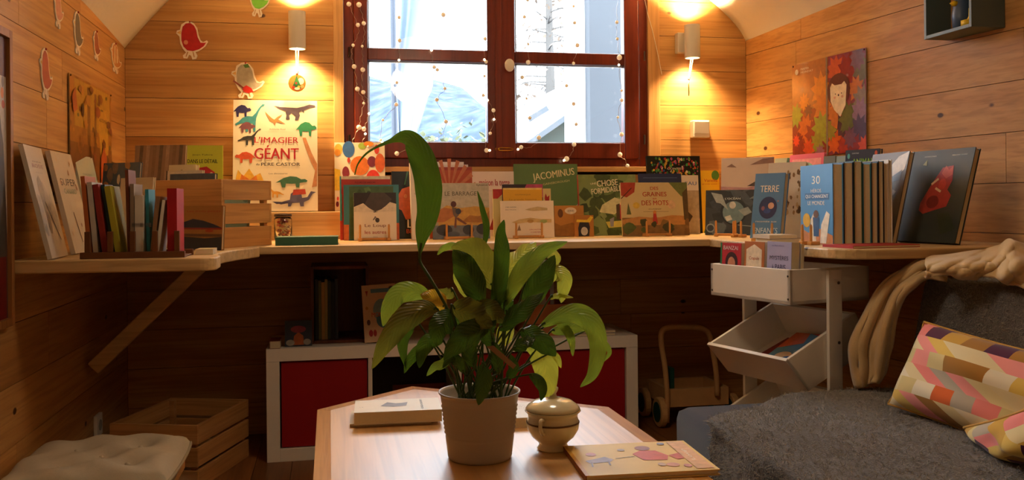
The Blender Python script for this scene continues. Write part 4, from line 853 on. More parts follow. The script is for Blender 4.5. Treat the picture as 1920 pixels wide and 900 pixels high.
gr = [('r', 0, 0, 1, .34, '#8a6a3c'), ('p', [(0, .3), (.25, .36), (.5, .33), (.75, .38), (1, .36), (1, .2), (0, .2)], '#c08a4a'), ('p', [(0, 1), (.22, 1), (.2, .82), (.08, .72), (0, .76)], '#a8432f'), ('l', (0, .7), (.16, .9), .012, '#4a2c20'), ('p', [(.72, 1), (1, 1), (1, .7), (.9, .74)], '#6e7a42'), ('p', [(.92, .8), (1, .9), (1, .2), (.93, .3)], '#5a4a2c'), ('e', .22, .57, .05, .06, '#d8b84a'), ('p', [(.07, .4), (.1, .62), (.14, .4)], '#6a7040'), ('e', .75, .58, .06, .08, '#d8b890'), T(.5, .89, .12, .06, 'DES', '#b8442f'), T(.5, .78, .36, .085, 'GRAINES', '#b8442f'), T(.5, .695, .06, .03, 'et', '#b8442f'), T(.5, .615, .4, .09, 'DES MOTS', '#b8442f'), T(.5, .5, .2, .02, 'auteur', '#7a6a4a'), ('l', (.32, .45), (.7, .45), .005, '#8a7a5a'), ('p', [(.45, .22), (.53, .22), (.51, .42), (.47, .42)], '#b83a2e'), ('e', .49, .44, .025, .03, '#c9803a')]+blobs(16, ['#5a6a34', '#4a4a28', '#7a5a30', '#8c6c38'], 21, (.05, .11), z=(0, .26))
bk('beige picture book with red hand drawn title on an easel', 1168, 3.72, 1293, 3.72, 343, .012, .12, '#cdbb88', gr)
bk('navy blue picture book behind the beige one', 1202, 3.84, 1282, 3.84, 326, .012, .09, '#23305a', [('e', .5, .6, .34, .26, '#38508a'), ('e', .5, .58, .3, .23, '#1f2a4c'), ('l', (.1, .93), (.9, .93), .012, '#5a70a0')])
bk('white picture book with blue lettering beside the navy one', 1270, 3.88, 1313, 3.88, 329, .010, .07, '#dfd6c8', [T(.66, .86, .5, .06, 'EAU', '#4a6aa8'), ('r', .0, 0, 1, .74, '#b5a48a'), ('p', [(.3, .25), (.5, .38), (.7, .3), (.55, .2)], '#4a3a2c')])
bk('black picture book densely printed with small bright flowers', 1218, 3.95, 1318, 3.95, 293, .016, .08, '#15170f', blobs(150, ['#b8342c', '#3f7d3c', '#d8a43a', '#4a9a5a', '#c2527a', '#3a6ab0', '#e0d0b0', '#d8642c', '#6aa84a'], 31, (.012, .032), x=(.05, .95), z=(.04, .96))+blobs(130, ['#b8342c', '#3f7d3c', '#d8a43a', '#4a9a5a', '#c2527a', '#e0d0b0', '#6aa84a'], 32, (.010, .026), x=(.05, .95), z=(.62, .97))+[T(.5, .83, .3, .025, 'CONTES', '#efe4d0')])
bk('yellow picture book with red bird and tulips near the right corner', 1316, 4.00, 1352, 4.00, 320, .010, .06, '#efc62a', [('e', .8, .92, .2, .08, '#4f8a3a'), T(.55, .84, .7, .05, 'Vanella', '#c8592a'), T(.5, .78, .8, .025, 'grande soeur', '#c8592a'), ('p', [(.3, .6), (.5, .68), (.75, .62), (.7, .5), (.85, .3), (.6, .36), (.5, .5), (.3, .5)], '#d8442a'), ('p', [(.2, .12), (.32, .22), (.45, .12), (.4, .04), (.25, .04)], '#d8642a'), ('l', (.32, 0), (.34, .1), .03, '#4f8a3a'), ('p', [(.1, 0), (.25, .12), (.3, 0)], '#4f8a3a')])

# ---- books on the right part of the bench
oc = blobs(14, ['#3a4654', '#5a6a78', '#4a5866', '#2c3640'], 41, (.12, .25))+[('e', .52, .52, .24, .3, '#20303c'), ('e', .52, .5, .2, .25, '#6d8ea0'), ('e', .5, .66, .06, .08, '#cfd8dc'), ('p', [(.1, .95), (.3, .9), (.42, .55), (.28, .7), (.2, .72)], '#9fb0ba'), ('p', [(.6, .55), (.78, .62), (.85, .5), (.72, .42)], '#8fa2ae'), ('p', [(.36, .4), (.46, .44), (.5, .34), (.4, .3)], '#cfd8dc'), ('p', [(.8, .8), (1, .95), (1, .8)], '#7d8e9a'), T(.5, .81, .28, .055, "L'OCÉAN", '#cfdde6'), ('e', .1, .15, .08, .1, '#8fa2ae'), ('e', .1, .15, .06, .07, '#3a4654'), ('l', (.6, .22), (.95, .18), .01, '#b0c0ca')]
bk('slate grey sea picture book behind two easels', 1322, 3.72, 1425, 3.58, 357, .014, .12, '#39444f', oc)
bk('grey pink landscape picture book in the right corner', 1351, 3.90, 1450, 3.76, 296, .012, .10, '#cfc0ba', [('p', [(0, .62), (.5, .6), (1, .68), (1, .52), (0, .5)], '#b08a98'), ('p', [(.5, .62), (.8, .74), (1, .84), (1, .62)], '#4a3c3c'), ('p', [(.1, .88), (.2, .92), (.3, .87)], '#8a7068'), ('p', [(.55, .9), (.8, .98), (1, .99), (1, .92)], '#8a6a62'), ('p', [(.68, .3), (.95, .34), (.95, .58), (.7, .58)], '#c2a684'), ('l', (.8, .32), (.82, .5), .02, '#3a2c24'), ('l', (.82, .46), (.9, .55), .012, '#3a2c24'), T(.2, .38, .16, .025, 'Une vie', '#5a4a48'), T(.45, .42, .1, .025, 'sauvage', '#5a4a48')])
te = [('e', .52, .47, .3, .17, '#1c2b5a'), ('e', .62, .5, .1, .05, '#d8a88a'), ('e', .36, .46, .06, .035, '#8a5a6a'), ('e', .5, .42, .12, .04, '#2f4a8a'), T(.52, .76, .62, .1, 'TERRE', '#f0e6d2'), T(.5, .26, .7, .025, 'racontée aux', '#e8e0d0'), T(.5, .12, .8, .085, 'ENFANTS', '#cfe0ea'), ('e', .84, .57, .02, .012, '#e08a5a')]
bk('blue earth picture book with a globe on an easel', 1406, 3.22, 1462, 3.10, 327, .026, .16, '#4f7fae', te)
bk('white picture book with brown flower spray behind the blue earth book', 1432, 3.34, 1502, 3.20, 306, .020, .14, '#d9cdbd', blobs(26, ['#7a5a36', '#9a7a4c', '#5a4228', '#b39a70'], 51, (.02, .05), x=(.55, .95), z=(.3, .9)))
bk('pink picture book at the back right below the leaf poster', 1473, 3.62, 1537, 3.40, 289, .010, .08, '#e2709a', [('r', .08, .6, .92, .94, '#f0a8b8'), ('e', .5, .7, .3, .2, '#8fc2b0'), ('e', .5, .6, .2, .2, '#f2dcd0')])
bk('small multicoloured picture book left of the pink one', 1446, 3.72, 1474, 3.64, 297, .010, .08, '#a8b0a0', blobs(8, ['#3a5a4a', '#c2a684', '#8a9aa0'], 52))
bk('grey green picture book right of the pink one', 1538, 3.30, 1560, 3.24, 293, .012, .07, '#6a6f68', [('r', .2, .7, .8, .9, '#98a08c')])
bk('pale olive picture book beside the navy one with green lettering', 1561, 3.20, 1580, 3.14, 293, .012, .07, '#7f8a74')
bk('navy picture book with green lettering below the leaf poster', 1579, 3.06, 1643, 2.93, 281, .018, .08, '#1d2a44', [T(.52, .86, .62, .08, 'ANIMAL', '#7fb23a'), ('e', .9, .95, .04, .03, '#d8694a'), T(.3, .96, .2, .015, 'DOROTHEE', '#b0bcc8'), ('e', .1, .93, .04, .03, '#4aa0a8'), ('e', .5, .5, .34, .24, '#2c4a6a')])
# row of upright books seen from their fore-edges, the first showing its blue cover
he = [('p', [(0, 0), (1, 0), (1, .12), (.6, .2), (.25, .14), (0, .2)], '#c98a5a'), T(.5, .81, .26, .1, '30', '#f2ede0'), T(.5, .68, .32, .055, 'HÉROS', '#e8e4d8'), ('r', .15, .56, .9, .645, '#2f6aa0'), T(.52, .6, .7, .05, 'QUI CHANGENT', '#f0ece0'), T(.5, .52, .52, .05, 'LE MONDE', '#f0ece0'), ('p', [(.35, .02), (.5, .02), (.45, .42), (.32, .3)], '#e6dcc8'), ('p', [(.62, .02), (.8, .02), (.92, .38), (.82, .42), (.66, .25)], '#efe6d4'), ('e', .2, .3, .12, .09, '#e0b43a'), ('p', [(.42, .1), (.58, .1), (.6, .34), (.4, .34)], '#2f5a8a'), ('e', .5, .38, .08, .05, '#6a4a38')]
rowc = ['#4a8fc8', '#1f2f48', '#2c4a38', '#3a7a8a', '#2a3440', '#151515', '#c9b49a', '#e0d8cc']
rowl = ['blue picture book with white lettering heading the upright row', 'navy book second in the upright row behind the blue cover', 'dark green book third in the upright row', 'teal book fourth in the upright row', 'charcoal book fifth in the upright row', 'black book sixth in the upright row', 'tan book seventh in the upright row', 'pale book ending the upright row beside the grey photo album']
pxs = [(1562, 15), (1583, 14), (1602, 13), (1619, 15), (1635, 12), (1648, 11), (1659, 8), (1667, 5)]
Yn = 2.62
dirr = Vector((-.04, -1, 0)).normalized()
xr0 = atY(1562, 455, Yn).x
for k, c in enumerate(rowc):
    x = atY(pxs[k][0], 455, Yn).x; x2 = atY((pxs[k+1][0] if k < 7 else 1674), 455, Yn).x; t = (x2-x)*.93
    near = Vector((x, Yn, ZS)); w = .215 if k == 0 else .2-.004*k; P = near-dirr*w
    ht = H+(PV-(305 if k != 7 else 300))*2.72/F-ZS+(.004*((k*7) % 3)-.004)
    book(rowl[k], P, dirr, w, ht, t, .0, c, he if k == 0 else (), group='upright row of books on the right bench')
bk('grey photo album with a pale geometric face by the upright row', 1605, 2.86, 1672, 2.64, 289, .018, .22, '#5f5a54', [('p', [(.15, .6), (.75, .95), (1, 1), (.95, .8), (.5, .62), (.35, .55)], '#c9b79c'), ('p', [(.3, .5), (.6, .62), (.85, .56), (.6, .4)], '#9a8a74'), ('p', [(.45, .66), (.9, .8), (.9, .68)], '#3a3632'), ('e', .45, .3, .2, .15, '#4a4540')])
sq = [('p', [(.3, .42), (.42, .62), (.55, .8), (.72, .82), (.75, .66), (.7, .56), (.78, .5), (.74, .38), (.55, .34), (.38, .3), (.3, .34)], '#a8342c'), ('p', [(.55, .74), (.6, .82), (.66, .77), (.72, .82), (.73, .72), (.64, .68)], '#c8553c'), ('e', .5, .43, .1, .07, '#7a1f1c'), ('l', (.42, .62), (.52, .68), .03, '#d8b890'), ('l', (.5, .58), (.6, .54), .03, '#d8b890'), ('e', .6, .62, .06, .06, '#c23f30'), T(.3, .93, .2, .012, 'MARGAUX OTHATS', '#d9d4c0'), T(.78, .93, .24, .012, 'PRINCESSE CANARD', '#d9d4c0'), ('p', [(.2, .84), (.26, .9), (.27, .83)], '#8a8a52'), ('p', [(.62, .3), (.8, .32), (.95, .15), (.75, .08)], '#26321e')]
bk('large dark green picture book with a red creature by the right wall', 1678, 2.76, 1790, 2.50, 284, .022, .28, '#2c332e', sq)
# flat ones
def flat(label, u, v, z, ex, w, h, t, col, art=(), **kw):
    p = atZ(u, v, z); return book(label, (p.x, p.y, z), ex, w, h, t, math.pi/2, col, art, **kw)
book('cream paperback lying flat, lower of two on the right bench', (1.472, 2.845, ZS), (1, -.05), .10, .13, .014, math.pi/2, '#d8cbb4', soft=True, group='flat paperbacks on the right bench')
book('cream paperback lying flat, upper of two on the right bench', (1.466, 2.848, ZS+.0152), (1, -.03), .10, .13, .013, math.pi/2, '#cdbfa6', soft=True, group='flat paperbacks on the right bench')
book('thin red picture book lying flat before the upright row', (1.515, 2.425, ZS), (1, .10), .24, .145, .008, math.pi/2, '#a8261e', soft=True)
flat('green hardback lying flat beside the candy jar', 634, 459, ZS, (.02, 1), .15, .222, .03, '#2f5f4a', spine='#2f5f4a')
for u0, u1, Y, lab in ((675, 729, 3.68, 'wooden easel holding the white animal picture book'), (837, 884, 3.69, 'wooden easel holding the grey gold picture book'), (967, 1015, 3.69, 'wooden easel holding the small white picture book'), (1211, 1254, 3.69, 'wooden easel holding the beige picture book')): easel(lab, u0, u1, Y)
easel('wooden easel at the left under the slate grey sea book', 1343, 1376, 3.56, yaw=-.5); easel('wooden easel at the right under the slate grey sea book', 1378, 1392, 3.44, yaw=-.9)
easel('wooden easel holding the blue earth picture book', 1415, 1446, 3.04, yaw=-.7); easel('wooden easel before the blue cover of the upright row', 1509, 1527, 2.72, yaw=-1.2)

# ---- left part of the bench
wt_ = [('r', .25, .84, .8, .86, '#b9a894'), ('p', [(.2, .45), (.45, .62), (.7, .55), (.8, .3), (.55, .2), (.3, .3)], '#9a8f84'), ('l', (.5, .55), (.75, .2), .02, '#5a4f48')]
def wallbook(label, u0, Y0, w, vtop, t, lean, col, art):
    """leans against the left wall, cover turned to the room"""
    dr = Vector((.42, .9075, 0)); a = atY(u0, 480, Y0); a.z = ZS
    h = H+(PV+8-vtop)*2.6/F-ZS
    return book(label, a, dr, w, h/math.cos(lean), t, lean, col, art)
def leanL(label, u0, v0, u1, v1, vt0, t, lean, col, art):
    a, b = atZ(u0, v0, ZS), atZ(u1, v1, ZS); dr = (b-a); w = dr.length; d = proj(a)[2]; h = (v0-vt0)*d/F
    return book(label, a, dr, w, h/math.cos(lean)*1.0, t, lean, col, art)
wb1 = [T(.5, .86, .5, .012, 'ANNE', '#9a8a78'), T(.5, .82, .6, .035, 'ROSIE', '#b98a8a'), ('l', (.3, .76), (.7, .76), .01, '#c2b6a4')]+blobs(6, ['#a89e90', '#8f867a', '#bdb2a2'], 61, (.1, .2), z=(.2, .6))+[('l', (.4, .5), (.8, .15), .03, '#5a5048')]
wb2 = [T(.5, .7, .75, .07, 'SUPER', '#4a4038'), T(.5, .61, .6, .05, 'CANARD', '#8a9a7a'), ('l', (.4, .4), (.5, .1), .03, '#6a4a34')]+blobs(14, ['#c9a27a', '#a8785a', '#d8c0a0'], 62, (.02, .05), z=(.1, .95))
wb3 = [T(.5, .8, .5, .02, 'contes', '#8a9488'), T(.5, .73, .6, .035, 'POTIRON', '#a8a89a'), ('p', [(.5, .4), (.7, .5), (.65, .2), (.45, .1)], '#3a3f44'), ('l', (.3, .5), (.9, .2), .02, '#6a6a62')]
leanL('pale picture book leftmost of three leaning on the left wall', 98, 487.5, 128, 480, 272, .012, .22, '#cfc2ae', wb1)
leanL('pale picture book with dark title, middle of three on the left wall', 142, 478, 177, 471, 284, .014, .22, '#d2c2ac', wb2)
leanL('pale green picture book, rearmost of three on the left wall', 178, 468, 210, 463, 291, .012, .2, '#bfc0a8', wb3)
bk('grey blue picture book with cream cutouts behind the slanted row', 181, 3.58, 250, 3.48, 306, .012, .12, '#5d6870', blobs(10, ['#c9a27a', '#d8c8a8', '#8a7a6a', '#b98a5a'], 71, (.04, .1), z=(.6, 1)))
bk('white picture book with red script behind the slanted row', 216, 3.12, 277, 3.02, 334, .010, .10, '#d8c9a8', [T(.35, .72, .2, .2, 'la', '#b5442c'), T(.3, .9, .3, .02, 'petit conte', '#a89878')])
# wooden trough with slanted books
tr = thing('book_trough', 'dark wooden trough rack holding slanted books on the left bench', 'rack', atZ(260, 487, ZS))
ta, tb_ = Vector((-.672, 2.672, ZS)), Vector((-.397, 2.664, ZS)); tdir = (tb_-ta).normalized(); tn = Vector((-tdir.y, tdir.x, 0)); tw = (tb_-ta).length
TROUGH = mat('dark_rack_wood', '#6b3f1d', rough=.5, noise=.2, nscale=30)
def tpt(a, b, z): return ta+tdir*a+tn*b+Vector((0, 0, z))
def tbox(nm, a0, a1, b0, b1, z0, z1): return mk(nm, hexa([tpt(a0, b0, z0), tpt(a1, b0, z0), tpt(a1, b1, z0), tpt(a0, b1, z0)], [tpt(a0, b0, z1), tpt(a1, b0, z1), tpt(a1, b1, z1), tpt(a0, b1, z1)]), TROUGH, tr, world=True, bevel=.001)
tbox('front_rail', 0, tw, .0, .014, .0005, .018); tbox('back_rail', 0, tw, .126, .14, .0005, .018); tbox('floor_board', .002, tw-.002, .015, .125, .0005, .006)
for i in range(5): tbox('peg', .012+i*(tw-.04)/4, .026+i*(tw-.04)/4, .001, .013, .0185, .075)
tcols = [('orange brown', '#b5622e'), ('pale grey', '#c2b8aa'), ('dark red', '#8e2a22'), ('dark teal', '#23464c'), ('olive green', '#a8a02c'), ('rust brown', '#7a4026'), ('taupe', '#8a7660'), ('white spined', '#cfc6b4'), ('turquoise', '#2f8aa0'), ('brown', '#8f6a48'), ('cream', '#d8cfbc'), ('bright red', '#a8101a')]
tlean = [.08, .08, .13, .14, .15, .02, 0, 0, .02, -.10, -.13, 0]; tht = [.222, .205, .2, .2, .195, .24, .2, .168, .185, .165, .155, .187]; ttk = [.011, .013, .015, .010, .015, .009, .010, .022, .009, .011, .008, .026]
pos = [.027, .044, .070, .084, .104, .124, .138, .162, .176, .190, .201, .252]
for k in range(12):
    p = tpt(pos[k], .018+(.02 if k in (3, 5, 8) else 0), .0065); P = p
    b = book('%s book slanted in the dark trough rack' % tcols[k][0], P, (tn.x, tn.y), .105 if k not in (3, 5, 8) else .085, tht[k], ttk[k], tlean[k], tcols[k][1], spine_art=[T(.5, .5, .45, .4, 'LES FENÊTRES', '#5a5048', math.pi/2)] if k == 7 else (), group='slanted books in the trough rack')
mots = [('r', 0, .3, 1, .36, '#6a4a3a'), ('p', [(0, .6), (.3, .7), (.55, .66), (.8, .58), (1, .5), (1, .5), (0, .5)], '#20264c'), ('r', 0, .46, 1, .5, '#8e2a2c'), ('p', [(0, 0), (1, 0), (1, .3), (.6, .26), (0, .3)], '#2a2c44'), ('e', .7, .43, .1, .03, '#a8442c'), T(.55, .87, .8, .06, 'Les mots peints', '#a8442c')]
a, b = atZ(337, 468, ZS), atZ(415, 470, ZS)
book('brown picture book with dark blue dune bands before the bench crate', a, (b-a), (b-a).length, .145, .012, .06, '#a87a44', mots)
flat('small cream paperback lying flat at the end of the trough rack', 366, 478, ZS, (1, .0), .05, .1, .016, '#cdbb86', soft=True)
# books standing in the bench crate
m1 = c1.matrix_basis.copy()
def incrate(label, x, y, w, h, t, lean, col, art=()):
    p = m1 @ Vector((x, y, .0095)); return book(label, p, (.86, -.53), w, h, t, lean, col, art, group='picture books in the bench crate')
incrate('dark slate album in front in the bench crate', .245, .020, .19, .248, .016, .06, '#3c4650', [('r', 0, .9, 1, 1, '#5a6672')])
incrate('white album with dark border in the bench crate', .292, .05, .155, .262, .014, .08, '#e2d8bc', [('r', .02, .9, .98, .98, '#efe6cc'), ('r', 0, 0, .03, 1, '#2a2622')])
incrate('cream album with faint sketch in the bench crate', .318, .085, .12, .285, .018, .10, '#e6dab0', [('p', [(.3, .9), (.5, .94), (.6, .88)], '#b5b07a')])
incrate('pale blue album at the back of the bench crate', .30, .20, .25, .19, .014, .08, '#9cc2c8', blobs(8, ['#d8866a', '#e8dcc8', '#7aa8b0'], 81))
bk('grey brown striped picture book standing behind the bench crate', 246, 3.86, 342, 3.80, 273, .014, .10, '#8f7a62', [('p', [(.06+.13*i, .55), (.12+.13*i, .55), (.17+.13*i, 1), (.1+.13*i, 1)], ['#6f6250', '#a8927a', '#857058'][i % 3]) for i in range(7)])
bk('lime green owl picture book standing behind the bench crate', 341, 3.86, 418, 3.86, 273, .010, .06, '#b5c23a', [T(.5, .90, .5, .02, 'Jean Fabre', '#5a5a2a'), T(.5, .84, .74, .05, 'DANS LE DÉTAIL', '#2f331c'), ('p', [(.12, .4), (.18, .62), (.35, .76), (.6, .78), (.8, .72), (.86, .5), (.7, .3), (.3, .3)], '#a8262c'), ('e', .45, .56, .15, .15, '#e2dcb8'), ('e', .72, .57, .12, .15, '#e2dcb8'), ('e', .47, .53, .05, .05, '#4a6a4a'), ('e', .71, .55, .05, .05, '#4a6a4a')])
# ---------------------------------------------------------------- things on the coffee table
tz = TT+.0003
ca = atZ(652, 776, TT)
flat('thin pale book lying under the thick novel on the coffee table', 656, 801, tz, (1, -.05), .20, .15, .007, '#d8c6a0', soft=True)
flat('thick white novel with a small sketch lying on the coffee table', 664, 797.5, tz+.0082, (1, -.05), .215, .14, .030, '#e8dcc4', [('p', [(.3, .45), (.38, .75), (.5, .6), (.62, .7), (.6, .4), (.45, .35)], '#6a5c50'), ('l', (.35, .6), (.55, .62), .02, '#3c3028'), T(.78, .5, .5, .04, 'GIGA BORY', '#3a302a', math.pi/2), T(.08, .4, .04, .02, '14', '#3a302a')], soft=True)
flat('open white booklet lying between the pot and the sugar bowl', 905, 806, tz, (1, -.02), .16, .17, .024, '#e6dccb', [T(.72, .8, .4, .03, 'chapitre un', '#8a8078'), T(.72, .7, .4, .03, 'il etait une', '#8a8078'), T(.72, .6, .4, .03, 'fois un jardin', '#8a8078')], soft=True)
a, b, c = atZ(1098, 893, tz+.012), atZ(1350, 880, tz+.012), atZ(1077, 836, tz+.012)
ya = [('r', 0, 0, .03, 1, '#c98f2c'), ('p', [(.08, .45), (.25, .55), (.3, .45), (.26, .38), (.1, .36)], '#9a8ca0'), ('l', (.1, .25), (.12, .4), .012, '#8a7a8a'), ('l', (.24, .28), (.25, .42), .012, '#8a7a8a'), ('e', .16, .65, .04, .06, '#d88a7a'), ('p', [(.48, .6), (.56, .7), (.68, .68), (.74, .5), (.7, .36), (.52, .38)], '#c24a42'), ('e', .6, .78, .06, .08, '#9a6a70'), ('p', [(.74, .5), (.86, .58), (.88, .4), (.78, .36)], '#c8605a'), ('l', (.32, .48), (.48, .52), .01, '#7a6a5a'), ('e', .42, .75, .03, .04, '#b9a8a0'), ('e', .7, .2, .05, .06, '#d8a090'), ('e', .8, .15, .03, .05, '#c88a8a'), ('e', .62, .22, .03, .05, '#c9b0a0'), ('r', .84, .04, .97, .96, '#e2b48a'), T(.9, .5, .3, .05, 'Loup', '#f4e8d8', math.pi/2), ('e', .78, .9, .03, .04, '#8a90a8')]
ex_, ey_ = (b-a), (c-a)
book('yellow picture book with a red figure lying at the table corner', (a.x, a.y, tz), (ex_.x, ex_.y), ex_.length, ey_.length, .012, math.pi/2, '#e3c173', ya, spine='#8a4a24', spine_art=())
# sugar bowl
GLAZE = mat('cream_glaze', '#ddd0a8', rough=.18, spec=.6, noise=.1, nscale=18, coat=.5)
GOLD = mat('worn_gilding', '#6a4a26', rough=.35, metal=.4)
sb_ = atZ(1037, 842, TT); sg = thing('sugar_bowl', 'cream glazed lidded sugar bowl beside the plant pot', 'bowl', (sb_.x, sb_.y, TT))
z0 = .0005
mk('body', lathe([(.001, z0), (.034, z0), (.036, .004), (.031, .012), (.034, .018), (.048, .03), (.057, .046), (.059, .060), (.055, .074), (.056, .080), (.0625, .0865), (.061, .088), (.05, .086), (.048, .07), (.001, .06)], 40), GLAZE, sg, smooth=True)
lid = mk('lid', lathe([(.001, .0885), (.060, .0885), (.061, .091), (.056, .098), (.042, .108), (.025, .113), (.010, .116), (.008, .124), (.0125, .132), (.013, .137), (.008, .141), (.001, .142)], 40), GLAZE, sg, smooth=True)
mk('gilt_band', lathe([(.0592, .0595), (.0596, .0605), (.0596, .0625), (.0590, .0635)], 40, caps=False), GOLD, sg, smooth=True)
for sgn in (1, -1):
    ang = math.radians(-125 if sgn > 0 else 55); q = Vector((math.cos(ang), math.sin(ang), 0))
    mk('handle', tube(spline([q*.057+Vector((0, 0, .075)), q*.071+Vector((0, 0, .078)), q*.075+Vector((0, 0, .064)), q*.066+Vector((0, 0, .05)), q*.056+Vector((0, 0, .046))], 5), .0045, 8), GLAZE, sg, smooth=True)
# ---------------------------------------------------------------- peace lily in a ribbed pot
pc = atZ(900, 857, TT); PD = proj(pc)[2]; pot = thing('potted_plant', 'peace lily with drooping leaves in a ribbed white pot', 'plant', (pc.x, pc.y, TT))
POTM = mat('white_enamel_pot', '#b5a798', rough=.4, spec=.4)
pr_ = [(.001, .0005), (.066, .0005), (.0685, .004)]; hp_ = .142
for i in range(29):
    z = .006+i*(hp_-.012)/28; r = .0685+.0165*(z/hp_); rib = .0013*(1 if i % 2 else -1) if 9 < i < 25 else 0; pr_.append((r+rib, z))
pr_ += [(.0862, hp_-.004), (.0885, hp_-.001), (.0885, hp_+.002), (.086, hp_+.002), (.083, hp_-.006), (.076, .09), (.001, .088)]
mk('pot', lathe(pr_, 48), POTM, pot, smooth=True)
mk('soil', lathe([(.001, .118), (.05, .119), (.079, .116)], 24, caps=False), mat('dark_soil', '#2a1c12', rough=1, noise=.4, nscale=120, bump=.6, bscale=150), pot, smooth=True)
def leaf_mat(name, c1_, c2_, tl_):
    m = bpy.data.materials.new(name); m.use_nodes = True; nt = m.node_tree; N, L = nt.nodes, nt.links; b = N['Principled BSDF']
    tc = N.new('ShaderNodeTexCoord'); n = N.new('ShaderNodeTexNoise'); n.inputs['Scale'].default_value = 22; n.inputs['Detail'].default_value = 3; L.new(tc.outputs['Object'], n.inputs['Vector'])
    mx = N.new('ShaderNodeMix'); mx.data_type = 'RGBA'; mx.inputs[6].default_value = (*lin(c1_), 1); mx.inputs[7].default_value = (*lin(c2_), 1); L.new(n.outputs['Fac'], mx.inputs[0]); L.new(mx.outputs[2], b.inputs['Base Color'])
    b.inputs['Roughness'].default_value = .3; b.inputs['Specular IOR Level'].default_value = .5
    lv = N.new('ShaderNodeAttribute'); lv.attribute_name = 'lv'; sx = N.new('ShaderNodeSeparateXYZ'); L.new(lv.outputs['Vector'], sx.inputs[0])
    m1_ = N.new('ShaderNodeMath'); m1_.operation = 'MULTIPLY_ADD'; L.new(sx.outputs[1], m1_.inputs[0]); m1_.inputs[1].default_value = -.28; L.new(sx.outputs[0], m1_.inputs[2])
    m2_ = N.new('ShaderNodeMath'); m2_.operation = 'MULTIPLY'; L.new(m1_.outputs[0], m2_.inputs[0]); m2_.inputs[1].default_value = 75
    m3_ = N.new('ShaderNodeMath'); m3_.operation = 'SINE'; L.new(m2_.outputs[0], m3_.inputs[0])
    bp = N.new('ShaderNodeBump'); bp.inputs['Strength'].default_value = .55; bp.inputs['Distance'].default_value = .0016; L.new(m3_.outputs[0], bp.inputs['Height']); L.new(bp.outputs['Normal'], b.inputs['Normal'])
    t = N.new('ShaderNodeBsdfTranslucent'); t.inputs[0].default_value = (*lin(tl_), 1); ms = N.new('ShaderNodeMixShader'); ms.inputs[0].default_value = .42
    L.new(b.outputs[0], ms.inputs[1]); L.new(t.outputs[0], ms.inputs[2]); L.new(ms.outputs[0], N['Material Output'].inputs[0]); MATS[name] = m; return m
LG = [leaf_mat('leaf_dark_green', '#23390f', '#35501b', '#506e1a'), leaf_mat('leaf_mid_green', '#4a6424', '#667c34', '#96aa34'), leaf_mat('leaf_backlit_lime', '#9aa646', '#b2b856', '#dce04c'), leaf_mat('leaf_yellow', '#c09a32', '#d8b248', '#e8b430'), leaf_mat('leaf_olive', '#44451a', '#625c28', '#86862a')]  # lime leaves: light from behind is put into their paler colour
STEMM = mat('leaf_stalk', '#42581f', rough=.4)
def leaf(path, hw, mi, twist=0.0, root=None, wavy=.2, fold=.28, stalk=True, tipw=0.0, peak=.42, pw=.75, ws=None):
    """path: (u, v, forward offset) along the midrib from base to tip; hw = half width in pixels of the photo"""
    P = spline([atD(u, v, PD-f) for u, v, f in path], 7); n = len(P); hwm = hw*PD/F; V, Fc = [], []; k = 3
    for i, p in enumerate(P):
        t = i/(n-1); tg = (P[min(n-1, i+1)]-P[max(0, i-1)]).normalized(); vd = (CAM-p).normalized()
        s = tg.cross(vd).normalized(); nn = s.cross(tg).normalized(); c, si = math.cos(twist), math.sin(twist); s2 = s*c+nn*si; n2 = nn*c-s*si
        w = hwm*(math.sin(math.pi*t**(math.log(.5)/math.log(peak)))**pw if 0 < t < 1 else .0)+.0006
        if ws:
            for (a0, b0), (a1, b1) in zip(ws, ws[1:]):
                if a0 <= t <= a1: w = hwm*(b0+(b1-b0)*(t-a0)/(a1-a0))+.0006
        for j in range(-k, k+1):
            q = j/k; wv = wavy*w*math.sin(t*17+j*1.3+hw)*abs(q)
            V.append(p+s2*(w*q)+n2*(-fold*w*(abs(q)**1.4)+wv))
    m = 2*k+1
    for i in range(n-1):
        for j in range(m-1): Fc.append((i*m+j, i*m+j+1, (i+1)*m+j+1, (i+1)*m+j))
    lf = mk('leaf', (V, Fc), LG[mi], pot, world=True, smooth=True)
    at = lf.data.attributes.new('lv', 'FLOAT_VECTOR', 'POINT')
    for i in range(n):
        for j in range(m): at.data[i*m+j].vector = (i/(n-1), abs(j-k)/k, 0)
    if stalk:
        rt = root or (900+rnd.uniform(-45, 45), 742, rnd.uniform(-.05, .05)); b0 = P[0]; r0 = atD(rt[0], rt[1], PD-rt[2]); r0.z = TT+.117
        mid = r0.lerp(b0, .5)+Vector((0, 0, .012)); mk('stalk', tube(spline([r0, mid, b0, P[min(2, n-1)]], 5), .0021, 6), STEMM, lf, world=True, smooth=True)
    return lf
